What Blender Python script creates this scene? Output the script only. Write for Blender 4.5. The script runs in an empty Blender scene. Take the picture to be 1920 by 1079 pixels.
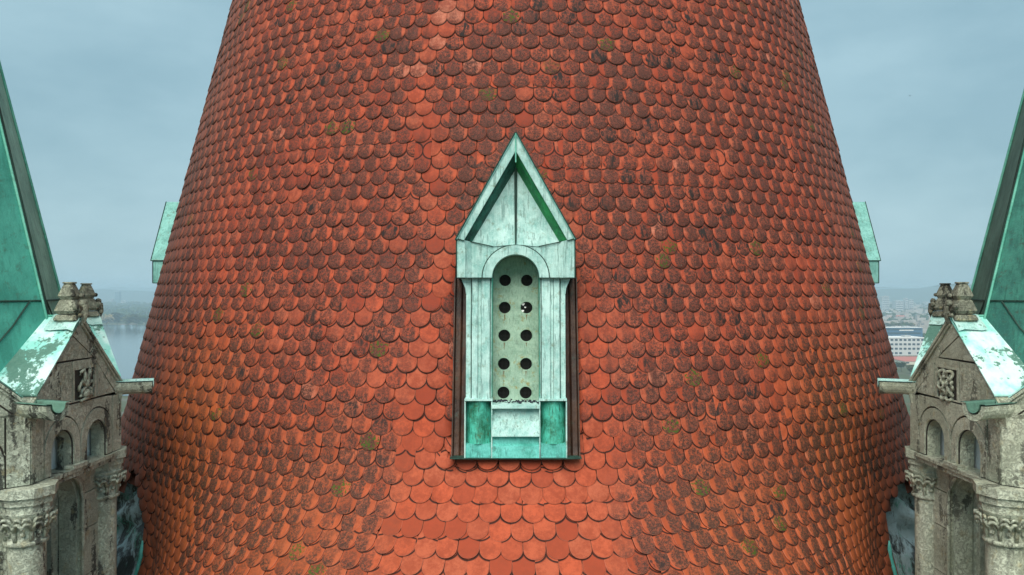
import bpy, bmesh, math, random
import numpy as np
from mathutils import Vector, Matrix
from mathutils.geometry import tessellate_polygon
R_ = math.radians
random.seed(7); rng = np.random.default_rng(7)
S = bpy.context.scene
# ------------------------------------------------------------------ camera, sky, sun, exposure
H = 75.0                      # drone height above the ground
AX = 12.5                     # roof axis lies this far in front of the camera
cam_d = bpy.data.cameras.new('camera'); cam = bpy.data.objects.new('camera', cam_d)
S.collection.objects.link(cam); S.camera = cam
cam.location = (0, 0, H); cam.rotation_euler = (R_(90), 0, 0)
cam_d.sensor_width = 36; cam_d.lens = 1490/1920*36
cam_d.shift_x = -7.0/1920; cam_d.shift_y = 5.5/1920
cam_d.clip_start = .1; cam_d.clip_end = 60000
SUN_EL, SUN_AZ = 49, 190      # light comes from behind the camera and a little left
W = bpy.data.worlds.new('World'); S.world = W; W.use_nodes = True
wn = W.node_tree; wn.nodes.clear()
wo = wn.nodes.new('ShaderNodeOutputWorld'); bg = wn.nodes.new('ShaderNodeBackground')
sky = wn.nodes.new('ShaderNodeTexSky'); sky.sky_type = 'NISHITA'; sky.sun_disc = False
sky.sun_elevation = R_(SUN_EL); sky.sun_rotation = R_(SUN_AZ); sky.air_density = 1.4; sky.dust_density = 3
bg.inputs['Strength'].default_value = .072
tc = wn.nodes.new('ShaderNodeTexCoord'); mp = wn.nodes.new('ShaderNodeMapping')
mp.inputs['Scale'].default_value = (1.0, 1.0, 2.4)
wn.links.new(tc.outputs['Generated'], mp.inputs['Vector'])
nz = wn.nodes.new('ShaderNodeTexNoise'); nz.inputs['Scale'].default_value = 2.6; nz.inputs['Detail'].default_value = 5; nz.inputs['Roughness'].default_value=.55
wn.links.new(mp.outputs[0], nz.inputs['Vector'])
cr = wn.nodes.new('ShaderNodeValToRGB')
cr.color_ramp.elements[0].position = .36; cr.color_ramp.elements[0].color = (1.62, 2.66, 3.15, 1)
cr.color_ramp.elements[1].position = .66; cr.color_ramp.elements[1].color = (2.35, 3.50, 3.98, 1)
wn.links.new(nz.outputs['Fac'], cr.inputs['Fac'])
mx = wn.nodes.new('ShaderNodeMix'); mx.data_type = 'RGBA'; mx.inputs['Factor'].default_value = .93   # thick cloud over the clear sky
wn.links.new(sky.outputs[0], mx.inputs[6]); wn.links.new(cr.outputs[0], mx.inputs[7])
wn.links.new(mx.outputs[2], bg.inputs['Color']); wn.links.new(bg.outputs[0], wo.inputs['Surface'])
sl = bpy.data.lights.new('sun', 'SUN'); so = bpy.data.objects.new('sun', sl); S.collection.objects.link(so)
sl.energy = 1.5; sl.angle = R_(52); sl.color = (1, .93, .82)
sd = Vector((math.sin(R_(SUN_AZ))*math.cos(R_(SUN_EL)), math.cos(R_(SUN_AZ))*math.cos(R_(SUN_EL)), math.sin(R_(SUN_EL))))
so.rotation_euler = sd.to_track_quat('Z', 'Y').to_euler()
S.view_settings.view_transform = 'Standard'; S.view_settings.look = 'None'
S.view_settings.gamma = 1; S.view_settings.use_curve_mapping = False
S.view_settings.exposure = 1.35
S.render.engine = 'CYCLES'
S.cycles.use_denoising = True
S.cycles.max_bounces = 6; S.cycles.volume_bounces = 1; S.cycles.diffuse_bounces = 3

# ------------------------------------------------------------------ materials
class NT:
    def __init__(s, name):
        s.m = bpy.data.materials.new(name); s.m.use_nodes = True; s.t = s.m.node_tree
        s.b = s.t.nodes['Principled BSDF']; s.o = s.t.nodes['Material Output']
    def n(s, typ, **k):
        q = s.t.nodes.new('ShaderNode'+typ)
        for a, v in k.items(): setattr(q, a, v)
        return q
    def l(s, a, b): s.t.links.new(a, b)
    def put(s, inp, v):
        if isinstance(v, (int, float)): inp.default_value = v
        elif isinstance(v, (tuple, list)): inp.default_value = tuple(v) if len(v) == len(inp.default_value) else tuple(v)+(1,)
        else: s.l(v, inp)
    def M(s, op, a, b=0, c=None, clamp=False):
        q = s.n('Math', operation=op, use_clamp=clamp); s.put(q.inputs[0], a); s.put(q.inputs[1], b)
        if c is not None: s.put(q.inputs[2], c)
        return q.outputs[0]
    def ss(s, x, lo, hi, a=0., b=1.):
        q = s.n('MapRange', interpolation_type='SMOOTHSTEP'); s.put(q.inputs[0], x)
        q.inputs[1].default_value = lo; q.inputs[2].default_value = hi; q.inputs[3].default_value = a; q.inputs[4].default_value = b
        return q.outputs[0]
    def mix(s, f, a, b, mode='MIX'):
        q = s.n('Mix', data_type='RGBA', blend_type=mode); s.put(q.inputs[0], f); s.put(q.inputs[6], a); s.put(q.inputs[7], b)
        return q.outputs[2]
    def noise(s, scale, detail=4, rough=.55, stretch=None, vec=None, dist=0):
        if vec is None: vec = s.n('NewGeometry').outputs['Position']
        if stretch:
            q = s.n('Mapping'); q.inputs['Scale'].default_value = stretch; s.l(vec, q.inputs[0]); vec = q.outputs[0]
        q = s.n('TexNoise'); q.inputs['Scale'].default_value = scale; q.inputs['Detail'].default_value = detail
        q.inputs['Roughness'].default_value = rough; q.inputs['Distortion'].default_value = dist; s.l(vec, q.inputs['Vector'])
        return q.outputs['Fac']
    def bump(s, h, strength=.5, dist=.01):
        q = s.n('Bump'); q.inputs['Strength'].default_value = strength; q.inputs['Distance'].default_value = dist
        s.l(h, q.inputs['Height']); s.l(q.outputs[0], s.b.inputs['Normal'])
    def done(s, col=None, rough=.8, spec=.3, metal=0.):
        if col is not None: s.put(s.b.inputs['Base Color'], col)
        s.put(s.b.inputs['Roughness'], rough); s.b.inputs['Specular IOR Level'].default_value = spec
        s.put(s.b.inputs['Metallic'], metal)
        return s.m

def mat_tile():
    t = NT('fired_clay_tile')
    a = t.n('Attribute', attribute_name='tuv'); sp = t.n('SeparateXYZ'); t.l(a.outputs['Vector'], sp.inputs[0])
    u, v, rim = sp.outputs; oa = t.n('ObjectInfo'); v = t.M('SUBTRACT', v, t.M('SUBTRACT', oa.outputs['Alpha'], .5))
    b = t.n('Attribute', attribute_name='td'); oi = t.n('ObjectInfo')
    ad = t.n('VectorMath', operation='ADD'); t.l(b.outputs['Vector'], ad.inputs[0]); t.l(oi.outputs['Color'], ad.inputs[1])
    s2 = t.n('SeparateXYZ'); t.l(ad.outputs[0], s2.inputs[0]); dirt, hue, zone = s2.outputs
    pos = t.n('NewGeometry').outputs['Position']; s3 = t.n('SeparateXYZ'); t.l(pos, s3.inputs[0])
    n1 = t.noise(34, 6, .8); n2 = t.noise(80, 3, .8); n3 = t.noise(26, 4, .6, (1, 1, .22))
    # distance from the lower rims of the two tiles above: the strip under them stays washed clean
    du = t.M('SUBTRACT', t.M('ABSOLUTE', u), .09); dv = t.M('SUBTRACT', v, .234)
    d = t.M('SUBTRACT', t.M('SQRT', t.M('ADD', t.M('MULTIPLY', du, du), t.M('MULTIPLY', dv, dv))), .09)
    d0 = d; d = t.M('ADD', d, t.M('MULTIPLY', t.M('SUBTRACT', n1, .5), .05))
    halo = t.ss(d, .0, .034)
    side = t.M('MULTIPLY', s3.outputs[0], .9); side = t.M('MINIMUM', t.M('MAXIMUM', side, -1), 1)
    hr = t.M('FRACT', t.M('MULTIPLY', hue, 17.3))
    cu = t.M('SUBTRACT', u, t.M('MULTIPLY', t.M('ADD', side, t.M('MULTIPLY', t.M('SUBTRACT', hr, .5), 1.6)), .020))
    edge = t.ss(t.M('ADD', t.M('ABSOLUTE', cu), t.M('MULTIPLY', t.M('SUBTRACT', n3, .5), .07)), .05, .082, 1, 0)
    val = t.M('MULTIPLY', t.M('MULTIPLY', halo, edge), dirt)
    low = t.ss(v, .0, .11, 1.25, .75)                       # lichen sits thicker towards the drip edge
    val = t.M('MULTIPLY', val, low)
    nL = t.noise(1.5, 4, .6, (1, 1, .7)); val = t.M('MULTIPLY', val, t.ss(nL, .38, .60, .70, 1.45))
    nP = t.noise(.9, 3, .5); val = t.M('MULTIPLY', val, t.ss(nP, .38, .58, .85, 1.35))
    mask = t.M('MULTIPLY', val, t.ss(n1, .42, .58, .35, 1.2), clamp=True)
    spk = t.M('MULTIPLY', t.ss(t.M('ADD', t.M('MULTIPLY', n1, .4), t.M('MULTIPLY', n2, .6)), .475, .535), t.ss(val, .2, .85))
    clean = t.mix(hue, (.54, .094, .040), (.46, .110, .056))
    clean = t.mix(t.ss(hr, .55, 1.0), clean, (.34, .052, .024))
    clean = t.mix(t.M('MULTIPLY', t.ss(hue, .990, .995), .5), clean, (.66, .26, .17))      # the odd pale new tile
    zz = t.M('FRACT', zone); gz = t.M('DIVIDE', t.M('FLOOR', zone), 10)
    clean = t.mix(t.ss(t.M('ADD', t.M('MULTIPLY', t.noise(9, 5, .7), .6), t.M('MULTIPLY', n1, .4)), .40, .60, .0, .8), clean, (.29, .048, .023))
    clean = t.mix(zz, clean, (.40, .098, .026))            # ochre algae tint
    clean = t.mix(gz, clean, (.26, .090, .062))   # rosy grey flanks: sky reflection painted in, with dirt and lichen grey
    dcol = t.mix(zz, (.200, .058, .040), (.125, .060, .020)); dcol = t.mix(t.ss(n1, .42, .58), t.mix(.5, dcol, (.07, .032, .026)), dcol)
    dcol = t.mix(gz, dcol, (.15, .072, .052))
    c = t.mix(mask, clean, dcol)
    c = t.mix(t.M('MULTIPLY', spk, .8), c, (.032, .020, .016))
    pale = t.M('MULTIPLY', t.ss(n2, .62, .72), t.M('MULTIPLY', val, .45), clamp=True)
    c = t.mix(pale, c, (.36, .25, .19))
    nS = t.noise(11, 4, .6, (1, 1, .10)); run = t.M('MULTIPLY', t.ss(nS, .55, .66), t.M('MULTIPLY', t.M('MINIMUM', dirt, 1.), .6), clamp=True)
    c = t.mix(run, c, (.085, .030, .022))      # rain runs that cross several courses
    # black run stains on a few tiles
    st = t.M('MULTIPLY', t.ss(t.M('FRACT', t.M('MULTIPLY', hue, 91.7)), .84, .9), t.ss(n3, .5, .62)); st = t.M('MULTIPLY', st, t.M('MULTIPLY', halo, dirt), clamp=True)
    c = t.mix(st, c, (.030, .022, .020))
    ms = t.M('MULTIPLY', t.ss(t.M('FRACT', t.M('MULTIPLY', hue, 53.1)), .975, .98), t.ss(t.noise(45, 3), .50, .60)); ms = t.M('MULTIPLY', t.M('MULTIPLY', ms, halo), t.ss(dirt, .2, .5))
    c = t.mix(ms, c, (.060, .095, .012))
    c = t.mix(t.M('MULTIPLY', t.ss(rim, .55, .9), .95), c, (.026, .012, .009))   # dark drip-edge outline: shade painted in, along with grime
    c = t.mix(t.M('MULTIPLY', t.M('MULTIPLY', t.ss(rim, .2, .5), t.ss(rim, .5, .7, 1, 0)), .45), c, (.60, .24, .16))    # pale rim highlight painted on the bevel
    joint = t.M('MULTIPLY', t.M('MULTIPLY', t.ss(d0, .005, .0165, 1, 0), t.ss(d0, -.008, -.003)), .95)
    c = t.mix(joint, c, (.022, .010, .008))      # shadow line under the rims above painted in, with packed dirt
    h = t.M('ADD', t.M('MULTIPLY', n1, .7), t.M('MULTIPLY', n2, .5))
    t.bump(h, .55, .006)
    return t.done(c, .78, .25)

def mat_copper(name, light, dark, stain, stain_amt=.5, streak=.5, rough=.6, scale=1., low=None):
    t = NT(name)
    n = t.noise(2.2*scale, 6, .65); n2 = t.noise(60, 4, .7); n3 = t.noise(9*scale, 4, .6, (1.6, 1.6, .16)); n4 = t.noise(14, 5, .7)
    c = t.mix(t.ss(t.M('ADD', t.M('MULTIPLY', n, .6), t.M('MULTIPLY', n3, .4)), .35, .62), dark, light)
    c = t.mix(t.M('MULTIPLY', t.ss(n3, .52, .66), streak), c, tuple(x*.55 for x in dark))
    c = t.mix(t.M('MULTIPLY', t.ss(n4, .54, .72), stain_amt), c, stain)
    c = t.mix(t.M('MULTIPLY', t.ss(n2, .5, .75), .35), c, tuple(min(1, x*1.25) for x in light))
    t.bump(t.M('ADD', t.M('MULTIPLY', n2, .3), t.M('MULTIPLY', n, 2.0)), .4, .02)
    return t.done(c, rough, .3)

def mat_splash(name):
    """gable roof sheets: white bloom over dark patina with hard-edged splashes"""
    t = NT(name)
    n = t.noise(2.3, 6, .66, (1, 1, .5), dist=.4); n2 = t.noise(30, 4, .7); n3 = t.noise(5, 4, .6, (.8, .8, .3)); n5 = t.noise(70, 3)
    spots = t.n('TexVoronoi'); spots.inputs['Scale'].default_value = 17
    t.l(t.n('NewGeometry').outputs['Position'], spots.inputs['Vector'])
    light = t.mix(t.ss(n3, .40, .62), (.26, .66, .58), (.66, .88, .84))
    dark = t.mix(n2, (.030, .115, .085), (.15, .30, .24))
    m = t.ss(t.M('ADD', t.M('MULTIPLY', n, .85), t.M('MULTIPLY', n2, .24)), .575, .615)
    sp = t.M('MULTIPLY', t.ss(spots.outputs['Distance'], .16, .24, 1, 0), t.ss(n, .42, .52))
    c = t.mix(t.M('MAXIMUM', m, t.M('MULTIPLY', sp, .85)), light, dark)
    t.bump(t.M('ADD', n5, t.M('MULTIPLY', n3, 2)), .25, .01)
    return t.done(c, .55, .35)

def mat_stone(name, light, mid, dark, soot=.6):
    t = NT(name)
    n = t.noise(3.0, 6, .65); n2 = t.noise(22, 5, .7, dist=1.2); n3 = t.noise(85, 3, .7); n4 = t.noise(7, 4, .6, (1, 1, .25))
    oi = t.n('ObjectInfo')
    c = t.mix(t.ss(n, .34, .66), mid, light)
    c = t.mix(t.M('MULTIPLY', oi.outputs['Random'], .25), c, tuple(x*.62 for x in mid))
    worm = t.ss(t.M('ABSOLUTE', t.M('SUBTRACT', n2, .5)), .0, .045, 1, 0)
    c = t.mix(t.M('MULTIPLY', worm, .34), c, tuple(x*.45 for x in mid))
    c = t.mix(t.M('MULTIPLY', t.ss(t.M('ADD', n4, t.M('MULTIPLY', t.M('SUBTRACT', n2, .5), .5)), .55, .63), soot), c, dark)
    c = t.mix(t.M('MULTIPLY', t.ss(n3, .56, .7), .6), c, tuple(x*.8 for x in dark))
    c = t.mix(t.M('MULTIPLY', t.ss(t.noise(11, 5), .58, .68), .45), c, (.50, .44, .25))
    t.bump(t.M('ADD', t.M('ADD', n2, t.M('MULTIPLY', n3, .6)), t.M('MULTIPLY', worm, -.5)), .8, .016)
    return t.done(c, .92, .15)

def mat_flat(name, col, rough=.8, var=.25, scale=.2, spec=.3, metal=0.):
    t = NT(name); n = t.noise(scale, 4)
    c = t.mix(n, tuple(x*(1-var) for x in col), tuple(min(1, x*(1+var)) for x in col))
    return t.done(c, rough, spec, metal)

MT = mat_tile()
M_pale = mat_copper('pale_verdigris', (.54, .78, .73), (.23, .47, .43), (.14, .14, .06), .55, .75, .62, 2.6)
M_panel = mat_copper('stained_verdigris', (.36, .52, .40), (.20, .33, .24), (.26, .20, .04), 1.0, .6, .62, 4.)
M_mid = mat_copper('mid_verdigris', (.28, .62, .56), (.12, .34, .30), (.10, .10, .05), .6, .6, .62, 2.4)
M_reveal_lit = mat_copper('lit_green_copper', (.035, .34, .11), (.02, .12, .06), (.04, .05, .02), .5, .5, .6, 3.)  # right gable reveal: its lit green is put into the colour
M_reveal_shade = mat_copper('shaded_dirty_copper', (.03, .16, .12), (.008, .02, .018), (.01, .012, .01), .6, .4, .6, 3.)  # left gable reveal: its shadow is put into the colour, with dirt
M_teal = mat_copper('teal_verdigris', (.10, .60, .46), (.018, .13, .07), (.10, .11, .015), .9, .8, .55, 3.5)
M_spire = mat_copper('spire_verdigris', (.10, .46, .36), (.050, .27, .21), (.075, .085, .055), .45, .45, .65, .8)
M_spireR = mat_copper('spire_verdigris_dull', (.075, .30, .23), (.035, .13, .11), (.065, .075, .055), .75, .6, .65, .9)
M_spireL2 = mat_copper('spire_sheet_pale', (.34, .66, .52), (.15, .36, .28), (.06, .06, .04), .5, .5, .65, .9)  # lightened for facets turned away, to offset their shade
M_spired = mat_copper('spire_sheet_grey_green', (.13, .26, .20), (.05, .12, .09), (.05, .045, .035), .5, .5, .65, .9)
M_panel2 = mat_flat('brown_drip', (.17, .14, .08), .8, .4, 60)
M_seam = mat_copper('dark_seam', (.03, .08, .06), (.012, .03, .025), (.02, .02, .015), .5, .3, .7)
M_seamL = mat_copper('light_seam', (.22, .62, .48), (.08, .36, .27), (.05, .08, .05), .4, .3, .6)
M_bronze = mat_copper('brown_bare_copper', (.085, .038, .020), (.022, .012, .010), (.03, .12, .10), .3, .8, .42, 1.5)
M_splash = mat_splash('bloomed_copper_sheet')
def mat_chute():
    t = NT('black_stained_copper'); n = t.noise(5, 5, .65, (1, 1, .35), dist=.8); n2 = t.noise(34, 4, .75, (1, 1, .3)); n3 = t.noise(3, 3)
    c = t.mix(t.ss(n, .42, .52), (.016, .016, .014), (.085, .095, .082)); c = t.mix(t.ss(t.M('ADD', n, t.M('MULTIPLY', n2, .35)), .60, .74), c, (.42, .54, .56))
    c = t.mix(t.M('MULTIPLY', t.ss(n3, .5, .6), t.ss(n2, .45, .6)), c, (.10, .36, .26))
    t.bump(t.M('ADD', n, n2), .8, .03); return t.done(c, .45, .5)
M_chute = mat_chute()
M_chute2 = mat_copper('turquoise_flashing', (.16, .62, .55), (.05, .30, .24), (.03, .05, .04), .6, .6, .5, 3.)
M_stoneL = mat_stone('weathered_limestone_shaded', (.70, .76, .62), (.48, .53, .42), (.045, .046, .044), .85)  # darker copy: the left turret's weaker light put into the stone tone
M_stoneR = mat_stone('weathered_limestone_lit', (.76, .80, .64), (.56, .60, .46), (.06, .06, .05), .7)  # lighter copy: the right turret's stronger light put into the stone tone
M_mortar = mat_flat('dark_mortar', (.05, .045, .038), .95, .4, 9)
M_finial = mat_stone('sooty_limestone', (.42, .43, .33), (.19, .19, .15), (.030, .030, .028), .85)
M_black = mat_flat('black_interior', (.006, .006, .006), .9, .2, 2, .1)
M_wire = mat_flat('wire_screen', (.030, .034, .030), .6, .3, 40)
M_white = mat_flat('white_scrap', (.78, .80, .78), .8, .08, 5)
M_soil = mat_flat('dark_litter', (.030, .034, .045), .95, .7, 40)
def mat_sheet():
    t = NT('white_translucent_sheet'); c = (.88, .90, .90)
    tr = t.n('BsdfTranslucent'); tr.inputs[0].default_value = (*c, 1); ms = t.n('MixShader'); ms.inputs[0].default_value = .4
    t.done(c, .6); t.l(t.b.outputs[0], ms.inputs[1]); t.l(tr.outputs[0], ms.inputs[2]); t.l(ms.outputs[0], t.o.inputs['Surface'])
    return t.m
M_sheet = mat_sheet()

# ------------------------------------------------------------------ helpers
def link(o, parent=None):
    S.collection.objects.link(o)
    if parent is not None: o.parent = parent
    return o
def tag(o, label=None, cat=None, group=None, kind=None):
    for k, v in (('label', label), ('category', cat), ('group', group), ('kind', kind)):
        if v: o[k] = v
    return o
def empty(name, loc, label, cat, group=None, rz=0):
    o = bpy.data.objects.new(name, None); o.location = loc; o.rotation_euler = (0, 0, rz); o.empty_display_size = .3
    return tag(link(o), label, cat, group)
def finish(name, bm, m, parent=None, smooth=False, org=None, recalc=True):
    """org: world point of the parent's origin (mesh given in world coordinates)"""
    if org is not None: bmesh.ops.translate(bm, verts=bm.verts, vec=-Vector(org))
    if recalc: bmesh.ops.recalc_face_normals(bm, faces=bm.faces)
    me = bpy.data.meshes.new(name); bm.to_mesh(me); bm.free()
    for mm in (m if isinstance(m, (list, tuple)) else [m]): me.materials.append(mm)
    if smooth: me.polygons.foreach_set('use_smooth', [True]*len(me.polygons))
    return link(bpy.data.objects.new(name, me), parent)
def box(bm, c, s, f=None):
    """axis box with centre c, size s; f maps points"""
    vs = []
    for dz in (-.5, .5):
        for dx, dy in ((-.5, -.5), (.5, -.5), (.5, .5), (-.5, .5)):
            p = Vector((c[0]+dx*s[0], c[1]+dy*s[1], c[2]+dz*s[2])); vs.append(bm.verts.new(f(p) if f else p))
    for q in ((3, 2, 1, 0), (4, 5, 6, 7), (0, 1, 5, 4), (1, 2, 6, 5), (2, 3, 7, 6), (3, 0, 4, 7)):
        bm.faces.new([vs[i] for i in q])
def slab(bm, outline, holes, w0, w1, f, bevel=0.):
    """flat piece with holes; outline/holes in (u,v); w0 back, w1 front; f(u,v,w)->point"""
    loops = [list(outline)]+[list(h) for h in holes]
    flat = [p for lp in loops for p in lp]
    tris = tessellate_polygon([[Vector((p[0], p[1], 0)) for p in lp] for lp in loops])
    for w in (w0, w1):
        vs = [bm.verts.new(f(p[0], p[1], w)) for p in flat]
        for tr in tris:
            try: bm.faces.new([vs[i] for i in tr])
            except ValueError: pass
    for lp in loops:
        n = len(lp); a = [bm.verts.new(f(p[0], p[1], w0)) for p in lp]; b = [bm.verts.new(f(p[0], p[1], w1)) for p in lp]
        for i in range(n):
            j = (i+1) % n
            bm.faces.new((a[i], a[j], b[j], b[i]))
    bmesh.ops.remove_doubles(bm, verts=bm.verts, dist=1e-5)
def inset(poly, d):
    n = len(poly); ar = sum(poly[i][0]*poly[(i+1) % n][1]-poly[(i+1) % n][0]*poly[i][1] for i in range(n))
    sg = 1 if ar > 0 else -1; out = []
    for i in range(n):
        p0, p1, p2 = Vector(poly[i-1]), Vector(poly[i]), Vector(poly[(i+1) % n])
        e1 = (p1-p0).normalized(); e2 = (p2-p1).normalized()
        n1 = Vector((-e1.y, e1.x))*sg; n2 = Vector((-e2.y, e2.x))*sg
        b = n1+n2; L = max(.35, b.length/2); b.normalize()
        out.append(tuple(p1+b*(d/L)))
    return out
def arc(cx, cy, r, a0, a1, n=12):
    return [(cx+r*math.cos(R_(a0+(a1-a0)*i/n)), cy+r*math.sin(R_(a0+(a1-a0)*i/n))) for i in range(n+1)]
def tube(bm, pts, r, seg=6, rr=None, closed=False):
    pts = [Vector(p) for p in pts]; n = len(pts); rings = []
    for i, p in enumerate(pts):
        if closed: d = pts[(i+1) % n]-pts[i-1]
        else: d = pts[min(i+1, n-1)]-pts[max(i-1, 0)]
        d.normalize(); a = Vector((0, 0, 1)) if abs(d.z) < .9 else Vector((1, 0, 0))
        x = d.cross(a).normalized(); y = d.cross(x); q = (rr[i] if rr else r)
        rings.append([bm.verts.new(p+x*q*math.cos(2*math.pi*k/seg)+y*q*math.sin(2*math.pi*k/seg)) for k in range(seg)])
    m = n if closed else n-1
    for i in range(m):
        A, B = rings[i], rings[(i+1) % n]
        for k in range(seg): bm.faces.new((A[k], A[(k+1) % seg], B[(k+1) % seg], B[k]))
    if not closed: bm.faces.new(rings[0][::-1]); bm.faces.new(rings[-1])
def lathe(bm, c, prof, seg=20, sq=0.):
    """prof: (radius, z); sq>0 squares the section up"""
    rings = []
    for r, z in prof:
        ring = []
        for k in range(seg):
            a = 2*math.pi*k/seg; rr = r*(1+sq*(1/max(abs(math.cos(a)), abs(math.sin(a)))-1)) if sq else r
            ring.append(bm.verts.new((c[0]+rr*math.cos(a), c[1]+rr*math.sin(a), c[2]+z)))
        rings.append(ring)
    for A, B in zip(rings, rings[1:]):
        for k in range(seg): bm.faces.new((A[k], A[(k+1) % seg], B[(k+1) % seg], B[k]))
    bm.faces.new(rings[0][::-1]); bm.faces.new(rings[-1])
def blob(bm, c, r, sub=2, amp=.12, sc=(1, 1, 1)):
    g = bmesh.ops.create_icosphere(bm, subdivisions=sub, radius=1)
    for v in g['verts']:
        k = 1+random.uniform(-amp, amp); v.co = Vector((c[0]+v.co.x*r*k*sc[0], c[1]+v.co.y*r*k*sc[1], c[2]+v.co.z*r*k*sc[2]))

# ------------------------------------------------------------------ ground, river, hills, haze
def px2w(px, py, z=0.):
    """photo pixel on the ground plane -> world x, y"""
    y = (H-z)*1490/(py-545); return (px-967)/1490*y, y
def mat_ground():
    t = NT('far_land'); n = t.noise(.004, 6, .6); n2 = t.noise(.03, 4); n3 = t.noise(.012, 3)
    c = t.mix(t.ss(n, .4, .6), (.055, .085, .035), (.10, .11, .06)); c = t.mix(t.ss(n2, .52, .66), c, (.16, .15, .13))
    c = t.mix(t.M('MULTIPLY', t.ss(n3, .55, .62), .7), c, (.22, .13, .10))
    return t.done(c, .95, .1)
bm = bmesh.new(); L = 14000
g = bmesh.ops.create_grid(bm, x_segments=40, y_segments=40, size=L)
finish('ground', bm, mat_ground())['kind'] = 'structure'
bm = bmesh.new(); near, far = [], []
for i in range(61):
    f_ = i/60; x = -3600+3400*f_
    near.append((x*.55-20, 560+18*math.sin(f_*17)+40*(1-f_)-120*f_*0)); far.append((x, 1650+34*math.sin(f_*26)+16*math.sin(f_*71)+220*(1-f_)))
vs = [[bm.verts.new((p[0], p[1], .35)) for p in row] for row in (near, far)]
for i in range(60): bm.faces.new((vs[0][i], vs[0][i+1], vs[1][i+1], vs[1][i]))
t = NT('river_water'); n = t.noise(.25, 3, .6, (1, .35, 1)); t.bump(n, .10, .5)
finish('river', bm, t.done((.10, .14, .15), .12, .5))['kind'] = 'structure'
def hill(name, pts, y, depth, m):
    bm = bmesh.new(); a = []; b = []; c = []
    for x, z in pts:
        a.append(bm.verts.new((x, y-depth, 0))); b.append(bm.verts.new((x, y, z))); c.append(bm.verts.new((x, y+depth, 0)))
    for i in range(len(pts)-1):
        bm.faces.new((a[i], a[i+1], b[i+1], b[i])); bm.faces.new((b[i], b[i+1], c[i+1], c[i]))
    o = finish(name, bm, m, smooth=True); o['kind'] = 'structure'; return o
M_hill = mat_flat('wooded_hill', (.05, .075, .04), .95, .4, .01)
def ridge(x0, x1, n, z0, amp, seed):
    r = random.Random(seed); ph = [r.uniform(0, 6) for _ in range(4)]
    return [(x0+(x1-x0)*i/n, z0+amp*(math.sin(i*.31+ph[0])+.6*math.sin(i*.73+ph[1])+.3*math.sin(i*1.7+ph[2]))) for i in range(n+1)]
hill('hills', ridge(-9000, 10500, 90, 105, 22, 3), 11500, 1500, M_hill)
hill('hills', ridge(1200, 7000, 60, 96, 16, 8), 5600, 500, M_hill)
hill('hills', ridge(-7000, -1500, 60, 78, 9, 9), 6200, 500, M_hill)

bm = bmesh.new(); box(bm, (0, 0, (H+22-3)/2), (29000, 29000, H+22+3))
t = NT('haze_air'); t.t.nodes.remove(t.b); pv = t.n('VolumePrincipled'); pv.inputs['Color'].default_value = (.66, .86, 1, 1)
pv.inputs['Density'].default_value = .00029; pv.inputs['Anisotropy'].default_value = .1
t.l(pv.outputs[0], t.o.inputs['Volume'])
hz = finish('haze', bm, t.m); hz['kind'] = 'stuff'

# ------------------------------------------------------------------ far buildings and trees
def bmat(c, var=.1): return mat_flat('facade', c, .8, var, .05)
FM = {'white': bmat((.56, .57, .57)), 'grey': bmat((.40, .42, .43)), 'blue': bmat((.045, .13, .24)), 'cream': bmat((.62, .58, .48)),
      'pink': bmat((.50, .17, .14)), 'red': bmat((.42, .12, .08)), 'glass': mat_flat('dark_window_glass', (.03, .06, .09), .15, .2, .3, .6),
      'teal': bmat((.16, .27, .30)), 'roofgrey': bmat((.20, .20, .20)), 'trim': bmat((.80, .80, .78))}
def building(px, py, wpx, hpx, label, cat, wall='white', floors=3, bays=6, depth=None, roof='flat', roofm='roofgrey', band=False, rz=0, group=None):
    x, y = px2w(px, py); sc = y/1490; w = wpx*sc; h = hpx*sc; d = depth or w*.5
    name = {'tower block': 'tower_block', 'house': 'house', 'apartment block': 'apartment_block', 'office block': 'office_block', 'hall': 'hall'}[cat]
    e = empty(name, (x, y, 0), label, cat, group, rz)
    bm = bmesh.new(); box(bm, (0, d/2, h/2), (w, d, h)); finish('wall', bm, FM[wall], e)
    if roof == 'flat':
        bm = bmesh.new(); box(bm, (0, d/2, h+.25), (w+.8, d+.8, .5)); rf = finish('roof', bm, FM['trim' if roofm == 'roofgrey' else roofm], e)
        bm = bmesh.new(); box(bm, (w*.18, d*.5, h+1.4), (w*.16, d*.3, 1.8)); finish('stair_head', bm, FM['grey'], rf)
    else:
        bm = bmesh.new(); rh = h*.45; A = [bm.verts.new(p) for p in ((-w/2-.4, -.4, h), (w/2+.4, -.4, h), (w/2+.4, d+.4, h), (-w/2-.4, d+.4, h), (-w/2+.6, d/2, h+rh), (w/2-.6, d/2, h+rh))]
        for q in ((0, 1, 5, 4), (2, 3, 4, 5), (1, 2, 5), (3, 0, 4), (3, 2, 1, 0)): bm.faces.new([A[i] for i in q])
        rf = finish('roof', bm, FM[roofm], e)
        bm = bmesh.new(); box(bm, (w*.2, d*.5, h+rh), (.9, .9, 2.)); finish('chimney', bm, FM['red'], rf)
    fh = h/floors
    if band:
        me = None
        for k in range(floors):
            bm = bmesh.new(); box(bm, (0, -.06, (k+.55)*fh), (w*.92, .14, fh*.42)); finish('window_band', bm, FM['glass'], e)
    else:
        wm = None; bw = w/bays; rr = random.Random(int(px*7+py))
        for k in range(floors):
            for j in range(bays):
                if rr.random() < .12: continue
                if wm is None:
                    bm = bmesh.new(); box(bm, (0, 0, 0), (bw*.62, .16, fh*.45)); o = finish('window', bm, FM['glass'], e); wm = o.data
                else: o = link(bpy.data.objects.new('window', wm), e)
                o.location = (-w/2+(j+.5)*bw, -.07, (k+.55)*fh)
    return e
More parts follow.
